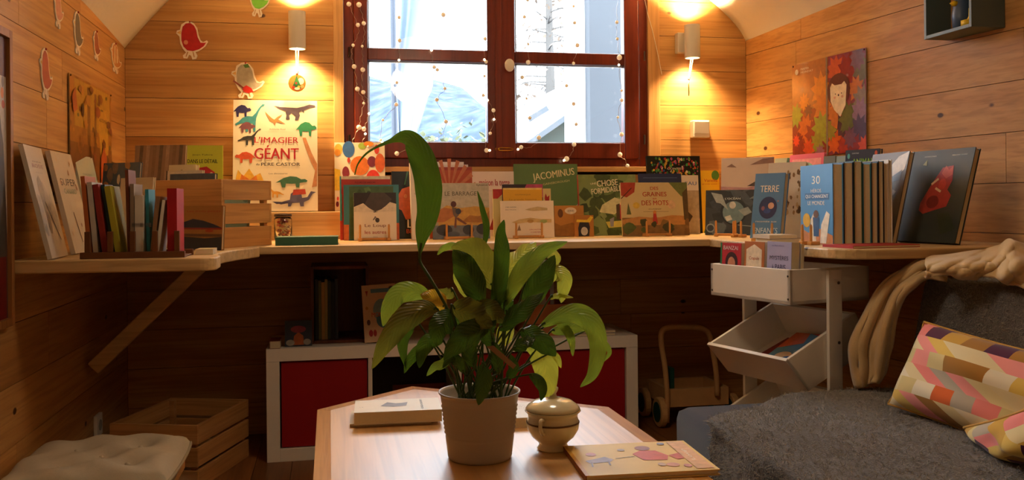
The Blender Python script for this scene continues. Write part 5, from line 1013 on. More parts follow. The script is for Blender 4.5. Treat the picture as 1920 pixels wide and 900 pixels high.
# the tall leaf
lt = leaf([(787, 478, .02), (792, 440, .02), (803, 395, .02), (803, 345, .02), (792, 300, .015), (775, 268, .01), (757, 257, 0), (728, 266, -.01), (692, 284, -.015), (672, 306, -.015), (665, 328, -.015)], 25, 0, stalk=False, wavy=.16, fold=.15, ws=[(0, .05), (.06, .3), (.14, .7), (.28, 1), (.42, .95), (.52, .72), (.6, .5), (.68, .16), (.76, .07), (1, .02)])
mk('stalk', tube(spline([atD(*q[:2], PD-q[2]) for q in ((884, 742, 0), (872, 660, .01), (848, 598, .015), (822, 548, .02), (800, 512, .02), (788, 492, .02), (787, 476, .02), (790, 455, .02))], 6), [.0032]*36+[.0028]*7, 8), STEMM, lt, world=True, smooth=True)
LV = [
 ([(925, 545, .02), (905, 500, .03), (878, 472, .04), (846, 463, .05)], 34, 4, .5), ([(925, 600, .05), (934, 540, .06), (940, 480, .06), (938, 440, .05), (945, 412, .05)], 15, 0, .3),
 ([(905, 575, .06), (888, 530, .07), (868, 492, .08), (850, 468, .08)], 24, 0, -.2), ([(884, 566, .03), (872, 540, .03), (860, 520, .03), (854, 500, .03)], 13, 2, .2),
 ([(945, 575, .05), (965, 530, .06), (992, 492, .06), (1025, 467, .05), (1064, 453, .05)], 17, 1, .15), ([(945, 520, -.01), (965, 490, -.02), (985, 470, -.03), (1005, 454, -.04)], 24, 2, .6),
 ([(985, 585, .02), (1002, 545, .03), (1022, 512, .03), (1040, 478, .02)], 22, 0, .2), ([(1000, 540, 0), (1020, 500, -.02), (1038, 484, -.03)], 20, 4, .7),
 ([(1028, 532, -.01), (1042, 510, 0), (1058, 522, .01), (1056, 548, .01), (1052, 568, .01)], 15, 2, .1), ([(1030, 560, .01), (1050, 552, .01), (1075, 558, .01)], 7, 2, .8),
 ([(812, 566, -.02), (780, 548, -.01), (748, 552, 0), (728, 580, .01), (718, 612, .01)], 19, 1, .1), ([(836, 580, -.02), (815, 560, -.01), (788, 552, -.01)], 18, 3, -.1),
 ([(850, 545, -.04), (838, 552, -.04), (800, 548, -.05)], 12, 4, .4),
 ([(822, 582, .03), (790, 580, .05), (752, 604, .07), (722, 645, .08), (697, 692, .08)], 22, 4, -.15), ([(782, 602, .02), (765, 615, .03), (755, 645, .03), (761, 690, .03)], 12, 0, .1),
 ([(846, 576, .08), (872, 588, .10), (898, 602, .11), (924, 612, .11)], 30, 4, -.4), ([(918, 612, .10), (890, 622, .11), (860, 645, .12), (832, 676, .11)], 24, 0, .35), ([(848, 582, .05), (835, 600, .07), (822, 622, .08), (818, 650, .07)], 22, 0, .1),
 ([(935, 620, .07), (962, 592, .08), (990, 570, .08), (1020, 548, .07)], 18, 0, .5), ([(893, 568, .07), (912, 580, .08), (930, 592, .08), (942, 606, .08)], 20, 4, -.3), ([(950, 590, .05), (945, 560, .05), (952, 540, .05)], 18, 0, -.2),
 ([(1012, 612, .04), (1050, 592, .05), (1085, 588, .05), (1112, 608, .06), (1122, 650, .06), (1112, 700, .07), (1088, 726, .07)], 19, 1, .12), ([(1032, 622, .02), (1060, 616, .02), (1088, 612, .02), (1110, 616, .02)], 12, 1, .1), ([(1098, 620, .0), (1130, 640, .0), (1143, 660, .0), (1130, 680, .0)], 5, 1, .2),
 ([(1040, 600, .03), (1062, 618, .03), (1072, 640, .03), (1074, 668, .03)], 8, 1, .1),
 ([(985, 648, .02), (1008, 655, .02), (1024, 690, .02), (1026, 728, .02), (1020, 745, .02)], 23, 2, .05), ([(975, 620, .05), (1000, 628, .06), (1028, 650, .06), (1042, 668, .06)], 20, 0, .3), ([(1035, 660, .03), (1045, 672, .03), (1052, 690, .03)], 6, 2, .0),
 ([(905, 680, .12), (908, 710, .135), (903, 735, .14), (897, 760, .14)], 14, 0, .05), ([(992, 702, .06), (1008, 712, .07), (1018, 730, .07), (1014, 752, .07)], 10, 0, .1), ([(832, 640, .04), (806, 640, .05), (792, 660, .05), (786, 690, .05)], 15, 0, .1), ([(815, 645, .03), (795, 655, .03), (772, 672, .03), (758, 700, .03)], 12, 0, .3),
 ([(850, 660, .06), (835, 680, .06), (815, 690, .06), (800, 705, .05)], 9, 1, .4), ([(940, 650, -.02), (948, 620, -.03), (955, 590, -.04)], 16, 2, .1), ([(880, 640, -.03), (870, 605, -.04), (858, 580, -.05)], 18, 0, .2), ([(925, 650, .08), (915, 625, .09), (930, 600, .09)], 14, 0, -.4),
 ([(960, 655, .07), (985, 640, .08), (1005, 635, .08)], 14, 0, .6), ([(870, 700, .07), (860, 680, .08), (845, 672, .08), (830, 690, .08)], 10, 0, .2), ([(950, 710, .07), (962, 690, .08), (958, 665, .08)], 10, 0, .3), ([(890, 690, .06), (882, 660, .07), (888, 630, .07)], 13, 0, -.2), ([(935, 700, .09), (930, 665, .09), (925, 640, .09)], 12, 0, .3), ([(1005, 470, -.03), (1030, 470, -.03), (1042, 488, -.02), (1038, 505, -.02)], 14, 2, .5), ([(870, 470, 0), (850, 462, 0), (832, 466, 0), (820, 478, 0)], 7, 1, .3),
 ([(905, 470, -.03), (912, 430, -.04), (905, 395, -.05), (895, 358, -.06)], 6, 0, .2)]
for pth, hw, mi, tw in LV: leaf(pth, hw, mi, tw)
tg_ = [atD(912, 650, PD-.12), atD(925, 648, PD-.12), atD(968, 685, PD-.115), atD(962, 692, PD-.115)]
tg2 = [q+FWD*.001 for q in tg_]; mk('care_tag', (tg_+tg2, BF), mat('tag_card', '#8a6a4e', rough=.6), pot, world=True)
# ---------------------------------------------------------------- candy jar on the bench
j0 = atZ(531, 451, ZS); JC = thing('candy_jar', 'glass jar of wrapped sweets with a dark lid on the bench', 'jar', (j0.x, j0.y, ZS))
GL = mat('clear_glass', '#ffffff', rough=.03, trans=1.0)
mk('glass', lathe([(.001, .001), (.034, .001), (.037, .006), (.037, .088), (.032, .098), (.030, .098), (.034, .086), (.0345, .008), (.001, .004)], 32), GL, JC, smooth=True)
mk('lid', lathe([(.001, .099), (.034, .099), (.036, .102), (.036, .108), (.034, .111), (.001, .112)], 32), mat('dark_lid', '#2a1d18', rough=.35), JC, smooth=False)
cr_ = random.Random(4); cc_ = ['#c8402c', '#e0a03a', '#8a3a28', '#d8c090', '#b8522c', '#e8d8b8', '#7a2a3a', '#5a7a3a']
for i in range(34):
    a_ = cr_.random()*6.283; rr = .024*math.sqrt(cr_.random()); z = .013+.072*(i/34); c_ = cr_.choice(cc_)
    m = Matrix.Translation((rr*math.cos(a_), rr*math.sin(a_), z)) @ Matrix.Rotation(cr_.random()*3, 4, 'X') @ Matrix.Rotation(cr_.random()*3, 4, 'Y')
    mk('sweet', xf(lathe([(.006, -.012), (.0015, -.007), (.006, -.005), (.0075, 0), (.006, .005), (.0015, .007), (.006, .012)], 8), m), cmat(c_, .3), JC, smooth=True)
# ---------------------------------------------------------------- paper bird cut-outs
BIRD = [(.30, 1.0), (.42, 1.02), (.56, .96), (.66, .84), (.70, .66), (.76, .52), (.84, .47), (.96, .52), (1.0, .48), (.92, .36), (.80, .28), (.68, .22), (.60, .20), (.66, .10), (.62, .02), (.50, .0), (.46, .10), (.40, .12), (.34, .02), (.22, .03), (.20, .10), (.30, .18), (.20, .28), (.12, .42), (.10, .60), (.0, .68), (.02, .76), (.12, .78), (.16, .92)]
def shrink(pts, k, c=(.42, .55)): return [(c[0]+(x-c[0])*k, c[1]+(y-c[1])*k) for x, y in pts]
BODY = [(.30, .95), (.44, .97), (.56, .90), (.63, .78), (.67, .60), (.76, .45), (.88, .45), (.94, .46), (.86, .36), (.72, .28), (.52, .22), (.34, .24), (.22, .34), (.16, .50), (.16, .70), (.20, .86)]
CARD = mat('white_card', '#e9dcc6', rough=.7)
def bird(label, M, w, h, col, extra=()):
    t = thing('bird_cutout', label, 'decoration', m=M, group='paper bird cut-outs'); v, f = prism([(x*w, y*h) for x, y in BIRD], 0, .003)
    mk('card', ([Vector((p.x, -p.z, p.y)) for p in v], [q[::-1] for q in f]), CARD, t)
    m_ = Matrix.Translation((0, -.0031, 0))
    art_mesh('body_print', [('p', BODY, col)], w, h, t, y=-.0004, matrix=m_)
    art_mesh('feet_print', [('l', (.36, .2), (.3, .07), .03, '#b9803a'), ('l', (.52, .2), (.56, .06), .03, '#b9803a'), ('p', [(.02, .70), (.14, .66), (.14, .76)], '#e0b060')], w, h, t, y=-.0004, matrix=m_)
    if extra: art_mesh('accent_print', list(extra), w, h, t, y=-.0012, matrix=m_)
    mk('hanging_pin', ball((.43*w, -.004, 1.0*h), .004), mat('red_pin', '#a8281e', rough=.4), t)
def wallM(P, xdir):  # local x along the wall, -y out of the wall
    xd = Vector(xdir).normalized(); yd = Vector((-xd.y, xd.x, 0)); return Matrix(((xd.x, yd.x, 0, P[0]), (xd.y, yd.y, 0, P[1]), (0, 0, 1, P[2]), (0, 0, 0, 1)))
def bird_back(label, u0, v0, u1, v1, col, extra=()):
    a, b = atY(u0, v1, YW-.002), atY(u1, v0, YW-.002); bird(label, wallM((a.x, YW-.001, a.z), (1, 0, 0)), b.x-a.x, b.z-a.z, col, extra)
bird_back('red paper bird on the end wall left of the sconce', 331, 42, 390, 111, '#a3141c', [('e', .3, .45, .07, .06, '#c98a6a')])
bird_back('grey paper bird playing a red guitar above the giant book', 434, 119, 496, 185, '#a89c86', [('p', [(.32, .3), (.45, .38), (.6, .3), (.66, .2), (.5, .16), (.36, .2)], '#b8281e'), ('l', (.06, .5), (.36, .3), .05, '#7a3a2a'), ('p', [(.36, .94), (.5, .98), (.56, .88), (.42, .86)], '#4f7a34')])
bird_back('green paper bird cut by the top edge of the picture', 464, -38, 506, 32, '#5fa02c')
def bird_left(label, u0, v0, u1, v1, col, extra=()):
    a, b = atL(u0, v1), atL(u1, v0); h = atL((u0+u1)/2, v0).z-atL((u0+u1)/2, v1).z; z = atL((u0+u1)/2, v1).z
    bird(label, wallM((XL+.001, a.y, z), (0, 1, 0)), b.y-a.y, h, col, extra)
bird_left('pale pink paper bird highest on the left wall', 99, -20, 117, 54, '#c98a74')
bird_left('dark grey paper bird on the left wall', 136, 24, 154, 104, '#5d564c')
bird_left('brick red paper bird on the left wall near the picture frame', 73, 93, 96, 188, '#a8402e')
bird_left('small brown red paper bird between two others on the left wall', 173, 60, 187, 114, '#8e4a30')
bird_left('orange striped paper bird nearest the corner on the left wall', 206, 83, 226, 138, '#c9843a', [('p', [(.3, .9), (.4, .92), (.36, .3), (.28, .34)], '#e8dcc0'), ('p', [(.5, .88), (.56, .82), (.6, .4), (.5, .34)], '#e8dcc0')])
# ---------------------------------------------------------------- posters
POST = attr_mat('glossy_poster', rough=.28, spec=.5, coat=.3)
def poster(label, M, w, h, art, bulge, folds):
    t = thing('wall_poster', label, 'poster', m=M)
    def fn(s, q): return s*w, -.003-bulge*(math.sin(math.pi*((s*folds) % 1 if folds > 1 else s)))*(.6+.4*math.sin(q*3)), q*h
    o = mk('sheet', grid(40, 12, fn), mat('poster_paper', '#c9a060', rough=.35), t, smooth=True); o.modifiers.new('solid', 'SOLIDIFY').thickness = .0006
    p = art_mesh('poster_print', art, w, h, t, y=-.0010, step=.00008, material=POST)
    # bend the print with the sheet
    bm = bmesh.new(); bm.from_mesh(p.data); bmesh.ops.triangulate(bm, faces=bm.faces[:]); bmesh.ops.subdivide_edges(bm, edges=[e for e in bm.edges if e.calc_length() > .05], cuts=3)
    for v in bm.verts:
        s, q = v.co.x/w, v.co.z/h; v.co.y = v.co.y*1+fn(min(.999, max(0, s)), q)[1]-.0012
    bm.to_mesh(p.data); bm.free()
    for s in (.02, .98):
        for q in (.015, .985): mk('pin', ball((s*w, -.005, q*h), .004), HINGE, t)
    return t
def leafshape(cx, cy, r, rot, n=9): return [(cx+r*(1.0 if i % 2 == 0 else .62)*math.cos(rot+math.pi*2*i/(2*n))*.9, cy+r*(1.0 if i % 2 == 0 else .62)*math.sin(rot+math.pi*2*i/(2*n))*1.2) for i in range(2*n)]
clamp = lambda pts: [(min(1, max(0, x)), min(1, max(0, y))) for x, y in pts]
ap = [('r', 0, 0, 1, 1, '#a8682c'), ('r', 0, 0, .5, .5, '#8a2f1c'), ('r', .52, .0, 1, 1, '#8a3a52')]
for cx, cy, r, c in ((.42, .68, .17, '#d88a24'), (.44, .5, .16, '#c8761e'), (.06, .45, .12, '#8f9a2c'), (.18, .58, .09, '#d88a24'), (.24, .48, .07, '#6a3024'), (.2, .3, .14, '#c8621e'), (.3, .22, .14, '#8e2a1c'), (.42, .28, .16, '#8f9a2c'), (.36, .13, .12, '#8a8a2c'), (.08, .14, .12, '#7a1f1c'), (.06, .18, .06, '#d8442a'), (.24, .08, .1, '#c8421e'), (.4, .03, .08, '#8a5a7a'), (.62, .85, .14, '#c85a2a'), (.78, .82, .16, '#8e2422'), (.95, .8, .14, '#6f6f5c'), (.9, .92, .12, '#7a5a72'), (.88, .62, .12, '#c8762e'), (.95, .5, .14, '#8a7a6a'), (.62, .42, .14, '#c8762e'), (.7, .25, .16, '#4a3048'), (.78, .34, .15, '#5f6a3c'), (.93, .38, .14, '#8a6a8e'), (.92, .22, .14, '#4a3a62'), (.6, .12, .12, '#d8621e'), (.72, .08, .1, '#a8342a'), (.86, .06, .12, '#8a2a3a'), (.98, .05, .1, '#d8522a'), (.8, .15, .1, '#6f4a6e'), (.55, .25, .1, '#8f8a34')):
    ap.append(('p', clamp(leafshape(cx, cy, r, cx*9+cy*5)), c))
ap += [('e', .66, .64, .15, .17, '#5a2520'), ('p', [(.55, .68), (.575, .72), (.61, .695), (.70, .695), (.735, .72), (.765, .68), (.755, .56), (.75, .48), (.68, .37), (.60, .45), (.555, .54)], '#efe2c8'), ('e', .66, .59, .01, .012, '#3a2a26'), ('e', .62, .605, .006, .008, '#3a2a26'), ('e', .70, .605, .006, .008, '#3a2a26'), ('e', .61, .57, .015, .012, '#e0a890'), ('e', .71, .57, .015, .012, '#e0a890'), ('p', [(.74, .4), (.82, .5), (.84, .3), (.7, .2)], '#5f6a3c'), ('p', [(.58, .45), (.66, .4), (.64, .25), (.56, .3)], '#c8762e'), ('r', .495, 0, .515, 1, '#8a7a72'), ('e', .08, .915, .025, .03, '#e8dcc8'), T(.2, .935, .12, .022, 'MAMA', '#e8dcc8'), T(.23, .9, .18, .022, 'MONDAY', '#e8dcc8')]
a, b = atR(1489, 285), atR(1628, 285); zb_ = atR(1560, 290).z; zt_ = (atR(1489, 124).z+atR(1627, 88).z)/2
dr_ = Vector((b.x-a.x, b.y-a.y, 0)); poster('autumn leaf poster with a small white bear on the right wall', wallM((a.x-.002, a.y, zb_), dr_), dr_.length, zt_-zb_, ap, 0.0, 2)
lp = [('r', 0, 0, 1, 1, '#b5782c'), ('r', .1, .55, .95, .98, '#c79a34'), ('r', .0, 0, 1, .4, '#8f5a28'), ('r', .38, .4, .45, .95, '#8a5a24'), ('r', .55, .4, .6, .92, '#96642a'), ('p', [(.62, .8), (.9, .8), (.9, .35), (.7, .3)], '#d8a83a')]+blobs(40, ['#8e5a26', '#a86a2c', '#7a4a22', '#c98a34', '#9a4a2a', '#6a6a34'], 91, (.02, .07), z=(.02, .95))+[('p', [(.68, .05), (.8, .1), (.85, .3), (.76, .42), (.68, .3)], '#c8592a'), ('p', [(.82, .12), (.9, .14), (.9, .3), (.84, .34)], '#4a3a2a'), ('p', [(.02, .8), (.1, .9), (.14, .7), (.06, .66)], '#b5522c'), T(.74, .68, .2, .035, 'AUTOMNE', '#4a3018'), ('e', .26, .72, .025, .06, '#3a2a1e'), ('l', (.68, .78), (.74, .78), .012, '#6a4a24')]
a, b = atL(127, 290), atL(206, 300); zt_ = (atL(127, 139).z+atL(206, 176).z)/2; zb_ = atL(170, 300).z-.1
poster('yellow brown autumn forest poster on the left wall', wallM((XL+.002, a.y, zb_), (0, 1, 0)), b.y-a.y, zt_-zb_, lp, 0.0, 1)
# framed board at the left edge
ye = atL(26, 300, .024).y; z1_, z0_ = atL(22, 58, .024).z, atL(22, 612, .024).z
fb = thing('framed_picture', 'tall dark picture in a pale wooden frame at the left edge', 'picture', (XL, ye-.3, z0_)); y0_ = ye-.62
FRM = wood('frame_wood', '#a9713c', '#8a5a2c', axis=2, knots=False)
for nm, y0, y1, z0, z1 in (('frame_side', ye-.022, ye, z0_, z1_), ('frame_side', y0_, y0_+.022, z0_, z1_), ('frame_rail', y0_+.0225, ye-.0225, z1_-.022, z1_), ('frame_rail', y0_+.0225, ye-.0225, z0_, z0_+.022)): mk(nm, box(XL+.001, XL+.024, y0, y1, z0, z1), FRM, fb, world=True, bevel=.001)
mk('print_board', box(XL+.002, XL+.012, y0_+.022, ye-.022, z0_+.022, z1_-.022), mat('dark_print', '#2e2622', rough=.6), fb, world=True)
art_mesh('picture_print', [('r', 0, 0, 1, 1, '#4a3a34'), ('r', 0, .85, 1, 1, '#5a2f24'), ('p', [(.86, .86), (1, .86), (1, .3), (.96, .62), (.9, .75)], '#b5a898'), ('p', [(.4, .8), (.88, .84), (.96, .6), (.985, 0), (.4, 0)], '#4a443e'), ('e', .95, .80, .02, .02, '#c8752c'), ('e', .96, .76, .02, .015, '#b8521e'), ('e', .955, .84, .015, .02, '#7a6a5c'), ('r', .2, 0, .985, .22, '#6a1512')], .576, z1_-z0_-.044, fb, matrix=chain_inv(fb) @ wallM((XL+.0125, y0_+.022, z0_+.022), (0, 1, 0)))
# ---------------------------------------------------------------- string of pearl lights on the window
PEARL = mat('pearl_bulb', '#f2e6d4', rough=.3, emit='#ffd9a0', estr=.18)
LED = mat('led_point', '#fff2d8', emit='#ffe6b8', estr=6)
WIRE = mat('silver_wire', '#b9aea0', rough=.3, metal=.6)
yS = ys-.012
def string(label, pts, leds=()):
    P = [atY(u, v, yS-(k % 2)*.004) for k, (u, v, r) in enumerate(pts)]; t = thing('string_lights', label, 'lights', P[0], 'pearl string lights')
    w = spline(P, 5); w = [p+Vector((.003*math.sin(i*1.9), 0, .002*math.cos(i*2.3))) for i, p in enumerate(w)]
    mk('wire', tube(w, .0008, 4), WIRE, t, world=True)
    for k, (u, v, r) in enumerate(pts):
        if r: mk('led_bulb' if r < 3 else 'pearl_bulb', ball(P[k]+Vector((0, -.003, 0)), r*3.6/F, 12, 8), LED if r < 3 else PEARL, t, world=True, smooth=True)
string('left string of pearl lights down the window frame', [(654, 8, 5), (668, 40, 0), (671, 47, 4.5), (672, 62, 0), (662, 85, 3.5), (659, 105, 0), (664, 125, 5), (668, 150, 0), (670, 167, 5), (680, 185, 0), (682, 194, 3), (676, 220, 0), (673, 239, 5.5), (662, 262, 0), (662, 282, 4)])
string('second string of pearl lights left of the glass', [(673, 9, 5.5), (680, 30, 0), (682, 44, 4.5), (683, 65, 0), (679, 87, 3), (680, 110, 0), (680, 131, 5), (678, 155, 0), (681, 173, 4.5), (690, 190, 0), (692, 213, 2.5), (686, 232, 0), (682, 242, 5), (685, 251, 2.5), (680, 268, 0), (690, 275, 3.5)])
string('third string of pearl lights across the left upper pane', [(749, -10, 0), (748, 33, 4), (749, 76, 4.5), (748, 113, 2.5), (744, 155, 3.5), (736, 163, 2), (743, 196, 4.5), (718, 225, 3), (714, 263, 3.5), (717, 267, 2.5)])
string('fourth string of pearl lights in the middle of the left sash', [(831, -10, 0), (831, 28, 5), (827, 63, 2.5), (809, 94, 2.8), (814, 126, 4), (820, 131, 4), (834, 166, 3.5), (819, 187, 4.5), (836, 228, 4.5), (819, 260, 2.5), (744, 288, 5)])
string('fifth string of pearl lights beside the middle stile', [(903, -8, 0), (904, 35, 2.5), (909, 73, 4), (908, 112, 2.4), (911, 116, 4), (908, 143, 3), (906, 179, 4), (914, 188, 2.4), (925, 207, 4.5), (926, 224, 2.5), (919, 250, 3.5), (910, 262, 0), (912, 282, 5), (918, 282, 2.5)])
string('sixth string of pearl lights in the right sash by the knob', [(989, 0, 4), (983, 32, 4), (990, 83, 3), (990, 117, 5), (979, 145, 4.5), (987, 185, 3), (993, 221, 4), (1010, 258, 5), (995, 276, 0), (977, 276, 4.5), (971, 280, 2.5)])
string('seventh string of pearl lights through the middle of the right sash', [(1074, -8, 0), (1075, 12, 3), (1077, 43, 4), (1082, 85, 5), (1075, 119, 3.5), (1062, 161, 4), (1075, 195, 4.5), (1080, 233, 4), (1076, 271, 5), (1073, 285, 0), (1062, 298, 6), (1057, 301, 2.5)])
string('last string of pearl lights at the right of the window', [(1158, -8, 0), (1156, 42, 4), (1157, 73, 3.5), (1161, 108, 6), (1160, 122, 2.6), (1165, 170, 3), (1165, 188, 4), (1158, 220, 3), (1165, 252, 5), (1162, 290, 5.5), (1172, 300, 0), (1176, 311, 4.5)])
cb = thing('lamp_cable', 'thin pale cable hanging down the right window trim', 'cable', atY(1222, 40, YW-.02))
mk('strand', tube(spline([atY(u, v, YW-.016) for u, v in ((1206, -20), (1213, 20), (1222, 52), (1232, 95), (1239, 130), (1241, 140))], 6), .0016, 5), CORD, cb, world=True, smooth=True)
# ---------------------------------------------------------------- things on and in the cube shelf unit
kz = kh+.0004; yk = ky0
wbx = thing('open_wooden_box', 'open reddish wooden box standing on the cube shelf unit', 'box', (.03, 3.8, kh))
BOXW = wood('reddish_box_wood', '#7e4524', '#5c2f17', axis=2, knots=False)
bx0, bx1 = atY(583, 600, 3.74).x, atY(692, 600, 3.74).x; bz = atY(640, 499, 3.74).z; y1k = 4.02
for nm, b_ in (('side', box(bx0, bx0+.012, 3.74, y1k, kz, bz)), ('side', box(bx1-.012, bx1, 3.74, y1k, kz, bz)), ('top', box(bx0+.0125, bx1-.0125, 3.74, y1k, bz-.012, bz)), ('base', box(bx0+.0125, bx1-.0125, 3.74, y1k, kz, kz+.012)), ('back', box(bx0+.0125, bx1-.0125, y1k-.01, y1k, kz+.0125, bz-.0125))): mk(nm, b_, BOXW, wbx, world=True, bevel=.001)
sc_ = [('#1f2c22', 'dark green album', .012), ('#6a6a34', 'olive album', .010), ('#b08a4a', 'gold spined album', .013), ('#9a8a50', 'tan spined album', .010), ('#2c3a2a', 'bottle green album', .012), ('#14161c', 'black album', .014), ('#232c3c', 'navy album', .012)]
x = bx0+.016
for k, (c, l, t_) in enumerate(sc_):
    h_ = .245-.006*(k % 3); x += t_+.0012
    book(l+' standing in the open wooden box', (x, 3.765+.004*(k % 2), kz+.0125), (0, 1), .2, h_, t_, -.0, c, group='albums in the open wooden box')
def kbook(label, u0, u1, vt, Y, t, lean, col, art, roll=0):
    a, b = atY(u0, 640, Y), atY(u1, 640, Y); a.z = kz; h = atY((u0+u1)/2, vt, Y).z-kz; return book(label, a, (1, 0), b.x-a.x, h, t, lean, col, art, roll=roll)
kbook('colourful pale picture book leaning on the cube shelf unit', 684, 748, 536, 3.70, .016, .08, '#d8b48a', [('r', .26, .86, .8, .93, '#4a7a94'), ('e', .55, .55, .25, .2, '#7a9aa0'), ('e', .6, .38, .22, .14, '#2f6a80'), T(.5, .48, .5, .08, 'MONDE', '#c8592a'), ('p', [(.1, .9), (.14, .8), (.18, .9)], '#a8342a'), ('e', .87, .93, .08, .03, '#3a2c28'), ('e', .2, .16, .06, .06, '#a8242c'), ('e', .32, .16, .05, .06, '#a8242c'), ('e', .12, .6, .04, .03, '#b9822c'), ('e', .15, .35, .05, .05, '#6a3a2a'), ('p', [(.7, .15), (.85, .12), (.8, .24)], '#8a3a2c')], roll=-.05)
kbook('small dark picture book with orange figure before the wooden box', 534, 585, 602, 3.69, .010, .10, '#2a3444', [('p', [(.3, .05), (.7, .05), (.68, .4), (.5, .55), (.34, .4)], '#a8562a'), ('e', .5, .66, .28, .14, '#8a3448'), ('e', .2, .14, .16, .12, '#9a9484'), ('e', .82, .16, .14, .12, '#9a9484')])
a = atZ(505, 656, kz); book('small rust booklet lying on the left end of the cube shelf unit', (a.x, a.y+.02, kz), (1, 0), .04, .1, .03, math.pi/2, '#7a2c18', soft=True)
pbx = thing('cardboard_box', 'orange brown open cardboard box on the cube shelf unit behind the plant', 'box', (.85, 3.8, kh))
ox0, ox1 = atY(985, 600, 3.72).x, atY(1068, 600, 3.72).x; oz = atY(1030, 571, 3.72).z; KR_ = mat('orange_cardboard', '#c07a48', rough=.7, noise=.08, nscale=20)
for nm, b_ in (('front_panel', box(ox0, ox1, 3.72, 3.726, kz, oz)), ('back_panel', box(ox0, ox1, 3.95, 3.956, kz, oz)), ('side_panel', box(ox0, ox0+.006, 3.7265, 3.9495, kz, oz)), ('side_panel', box(ox1-.006, ox1, 3.7265, 3.9495, kz, oz)), ('base_panel', box(ox0+.0065, ox1-.0065, 3.7265, 3.9495, kz, kz+.006))): mk(nm, b_, KR_, pbx, world=True)
mk('front_band', box(ox0-.0005, ox1+.0005, 3.7185, 3.7198, kz+.045, kz+.052), mat('band_dark', '#7a4426', rough=.7), pbx, world=True)
for k, (c, l, h_) in enumerate((('#b8a898', 'grey pink leaflet sticking out of the cardboard box', .27), ('#c8321e', 'red leaflet sticking out of the cardboard box', .215), ('#e0d4c0', 'white leaflet sticking out of the cardboard box', .235))):
    book(l, (ox0+.01+.03*k, 3.75+.05*k, kz+.0065), (1, 0), .09, h_, .01, .08, c, soft=True)
for k, (u, v, c, l) in enumerate(((1068, 634, '#b5a494', 'grey magazine lying flat at the right of the cube shelf unit'), (1080, 628, '#c9b49c', 'beige magazine lying on the grey one'))):
    a = atZ(u, v, kz+.011*k); book(l, (ox1+.012+.012*k, 3.665, kz+.0115*k), (1, 0), .17-.01*k, .26-.02*k, .010, math.pi/2, c, [('r', .1, .2, .9, .5, '#7a6a60')], soft=True)
tyb = thing('toy_basket', 'rust coloured basket of odds and ends in the open shelf cube', 'basket', (kcx[1]+cw/2, 3.8, fo))
mk('basket_body', join(*[box(*q) for q in ((kcx[1]+.10, kcx[1]+cw-.01, 3.70, 3.708, fo+.001, fo+.17), (kcx[1]+.10, kcx[1]+cw-.01, 3.95, 3.958, fo+.001, fo+.17), (kcx[1]+.10, kcx[1]+.108, 3.708, 3.95, fo+.001, fo+.17), (kcx[1]+cw-.018, kcx[1]+cw-.01, 3.708, 3.95, fo+.001, fo+.17), (kcx[1]+.108, kcx[1]+cw-.018, 3.708, 3.95, fo+.001, fo+.01))]), mat('rust_wicker', '#9a4a2a', rough=.8, noise=.3, nscale=60), tyb, world=True)
mk('tag', xf(box(-.012, .012, -.001, .001, -.04, .04), Matrix.Translation((kcx[1]+.15, 3.695, fo+.15)) @ Matrix.Rotation(.7, 4, 'Y')), mat('tag_card', '#8a6a4e'), tyb, world=True)
# ---------------------------------------------------------------- books in the white rack
def rbook(label, a0, b0, w, h, t, lean, col, art=(), z=.6955, **kw):
    p = RP(a0, b0, z); return book(label, p, (-e1.x, -e1.y), w, h, t, lean, col, art, soft=True, **kw)
rbook('red and green pocket comic at the left of the top rack bin', .358, .02, .105, .165, .018, .04, '#b8202c', [('r', 0, 0, .08, 1, '#2f7a4a'), T(.5, .9, .7, .08, 'BANZAI', '#f0e0d8'), ('e', .55, .62, .3, .2, '#3a1f22'), ('e', .55, .58, .18, .14, '#c98a6a')], name='paperback', group='paperbacks in the top rack bin')
rbook('grey purple pocket comic with red strip in the top rack bin', .358, .045, .11, .165, .02, .04, '#6a5a68', [('r', .7, 0, 1, 1, '#b02432'), ('r', .5, .0, .56, 1, '#3a3038')], name='paperback', group='paperbacks in the top rack bin')
rbook('orange bordered paperback with a penguin in the top rack bin', .240, .022, .095, .172, .03, .05, '#b5692c', [('p', [(.1, .1), (.1, .85), (.5, .95), (.88, .85), (.88, .1)], '#ecdcc0'), ('p', [(.3, .08), (.5, .4), (.75, .45), (.6, .2), (.7, .08)], '#2a2626'), ('e', .6, .42, .12, .1, '#f2e8d4'), T(.5, .68, .5, .08, 'Crapule', '#b5522c')], name='paperback', group='paperbacks in the top rack bin')
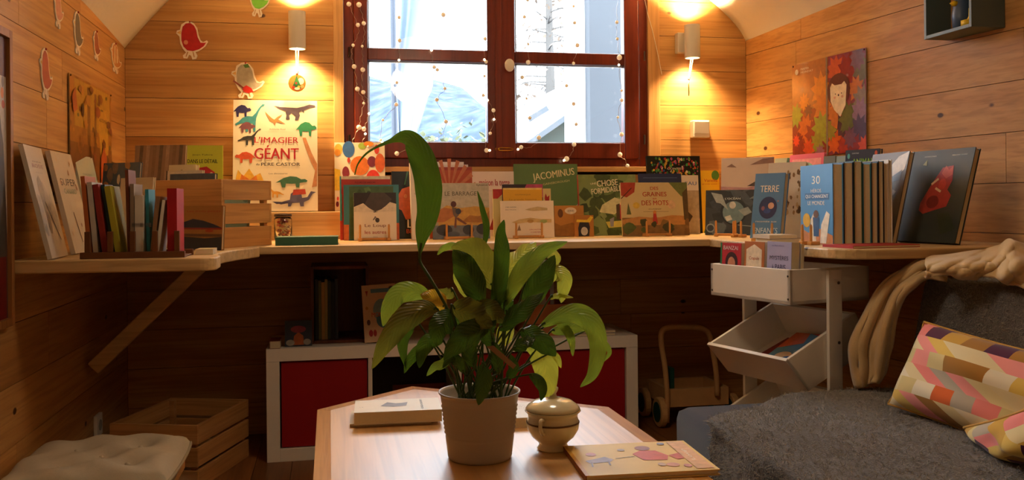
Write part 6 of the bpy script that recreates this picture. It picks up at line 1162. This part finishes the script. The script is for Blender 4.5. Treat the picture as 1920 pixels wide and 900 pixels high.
rbook('lavender paperback with dark blue lettering in the top rack bin', .132, .022, .108, .175, .034, .05, '#a9a6cc', [T(.5, .72, .76, .09, 'MYSTÈRES', '#2a2850'), T(.5, .55, .56, .09, 'à PARIS', '#2a2850'), ('p', [(.75, .08), (.8, .2), (.85, .08)], '#2a2850'), ('r', .12, .08, .16, .3, '#5a5890'), T(.45, .93, .5, .025, 'collection', '#5a5890')], name='paperback', group='paperbacks in the top rack bin')
rbook('cream paperback behind the lavender one in the top rack bin', .122, .060, .10, .17, .012, .05, '#cdbf9f', name='paperback', group='paperbacks in the top rack bin')
# loose books lying in the tilted bin
sl = math.atan2(.53-.415, .27)
def tbook(label, a0, s0, w, h, t, col, art, rz, lift):
    nb = Vector((0, 0, 0)); ed = (e2*math.cos(sl)+Vector((0, 0, math.sin(sl)))); nv = e1.cross(ed).normalized(); nv = nv if nv.z > 0 else -nv
    x0 = -e1; o_ = RP(a0, .07, .415)+ed*s0+nv*(.0125+lift)
    xd = (x0*math.cos(rz)+ed*math.sin(rz)); zd = (ed*math.cos(rz)-x0*math.sin(rz)); yd = -nv
    M = Matrix(((xd.x, yd.x, zd.x, o_.x+nv.x*t), (xd.y, yd.y, zd.y, o_.y+nv.y*t), (xd.z, yd.z, zd.z, o_.z+nv.z*t), (0, 0, 0, 1)))
    b = book(label, (0, 0, 0), (1, 0), w, h, t, 0, col, art, soft=True); b.matrix_basis = M
tbook('dark red picture book lying in the tilted rack bin', .325, .03, .17, .2, .012, '#7a1a16', [('e', .7, .8, .1, .08, '#3a4a4a')], -.1, 0)
tbook('blue and orange picture book lying on top in the tilted rack bin', .25, .03, .2, .22, .012, '#4f7f9a', [('p', [(0, .5), (.4, .7), (.3, 1), (0, 1)], '#c8592a'), ('p', [(.3, 1), (.7, .9), (1, 1)], '#b5301e'), ('e', .3, .3, .16, .12, '#d8b48a'), ('e', .42, .2, .1, .1, '#2f5a9a'), ('p', [(0, 0), (.4, 0), (.3, .18), (0, .2)], '#a8b03a'), ('e', .6, .45, .2, .1, '#7aa0b0'), ('e', .6, .18, .08, .06, '#8a3a2a')], .12, .013)
# dark odds and ends in the floor crate
book('dark board book lying in the floor crate', (-.66, 3.60, .0095), (.94, -.35), .17, .2, .05, math.pi/2, '#2c2018', cat='book')
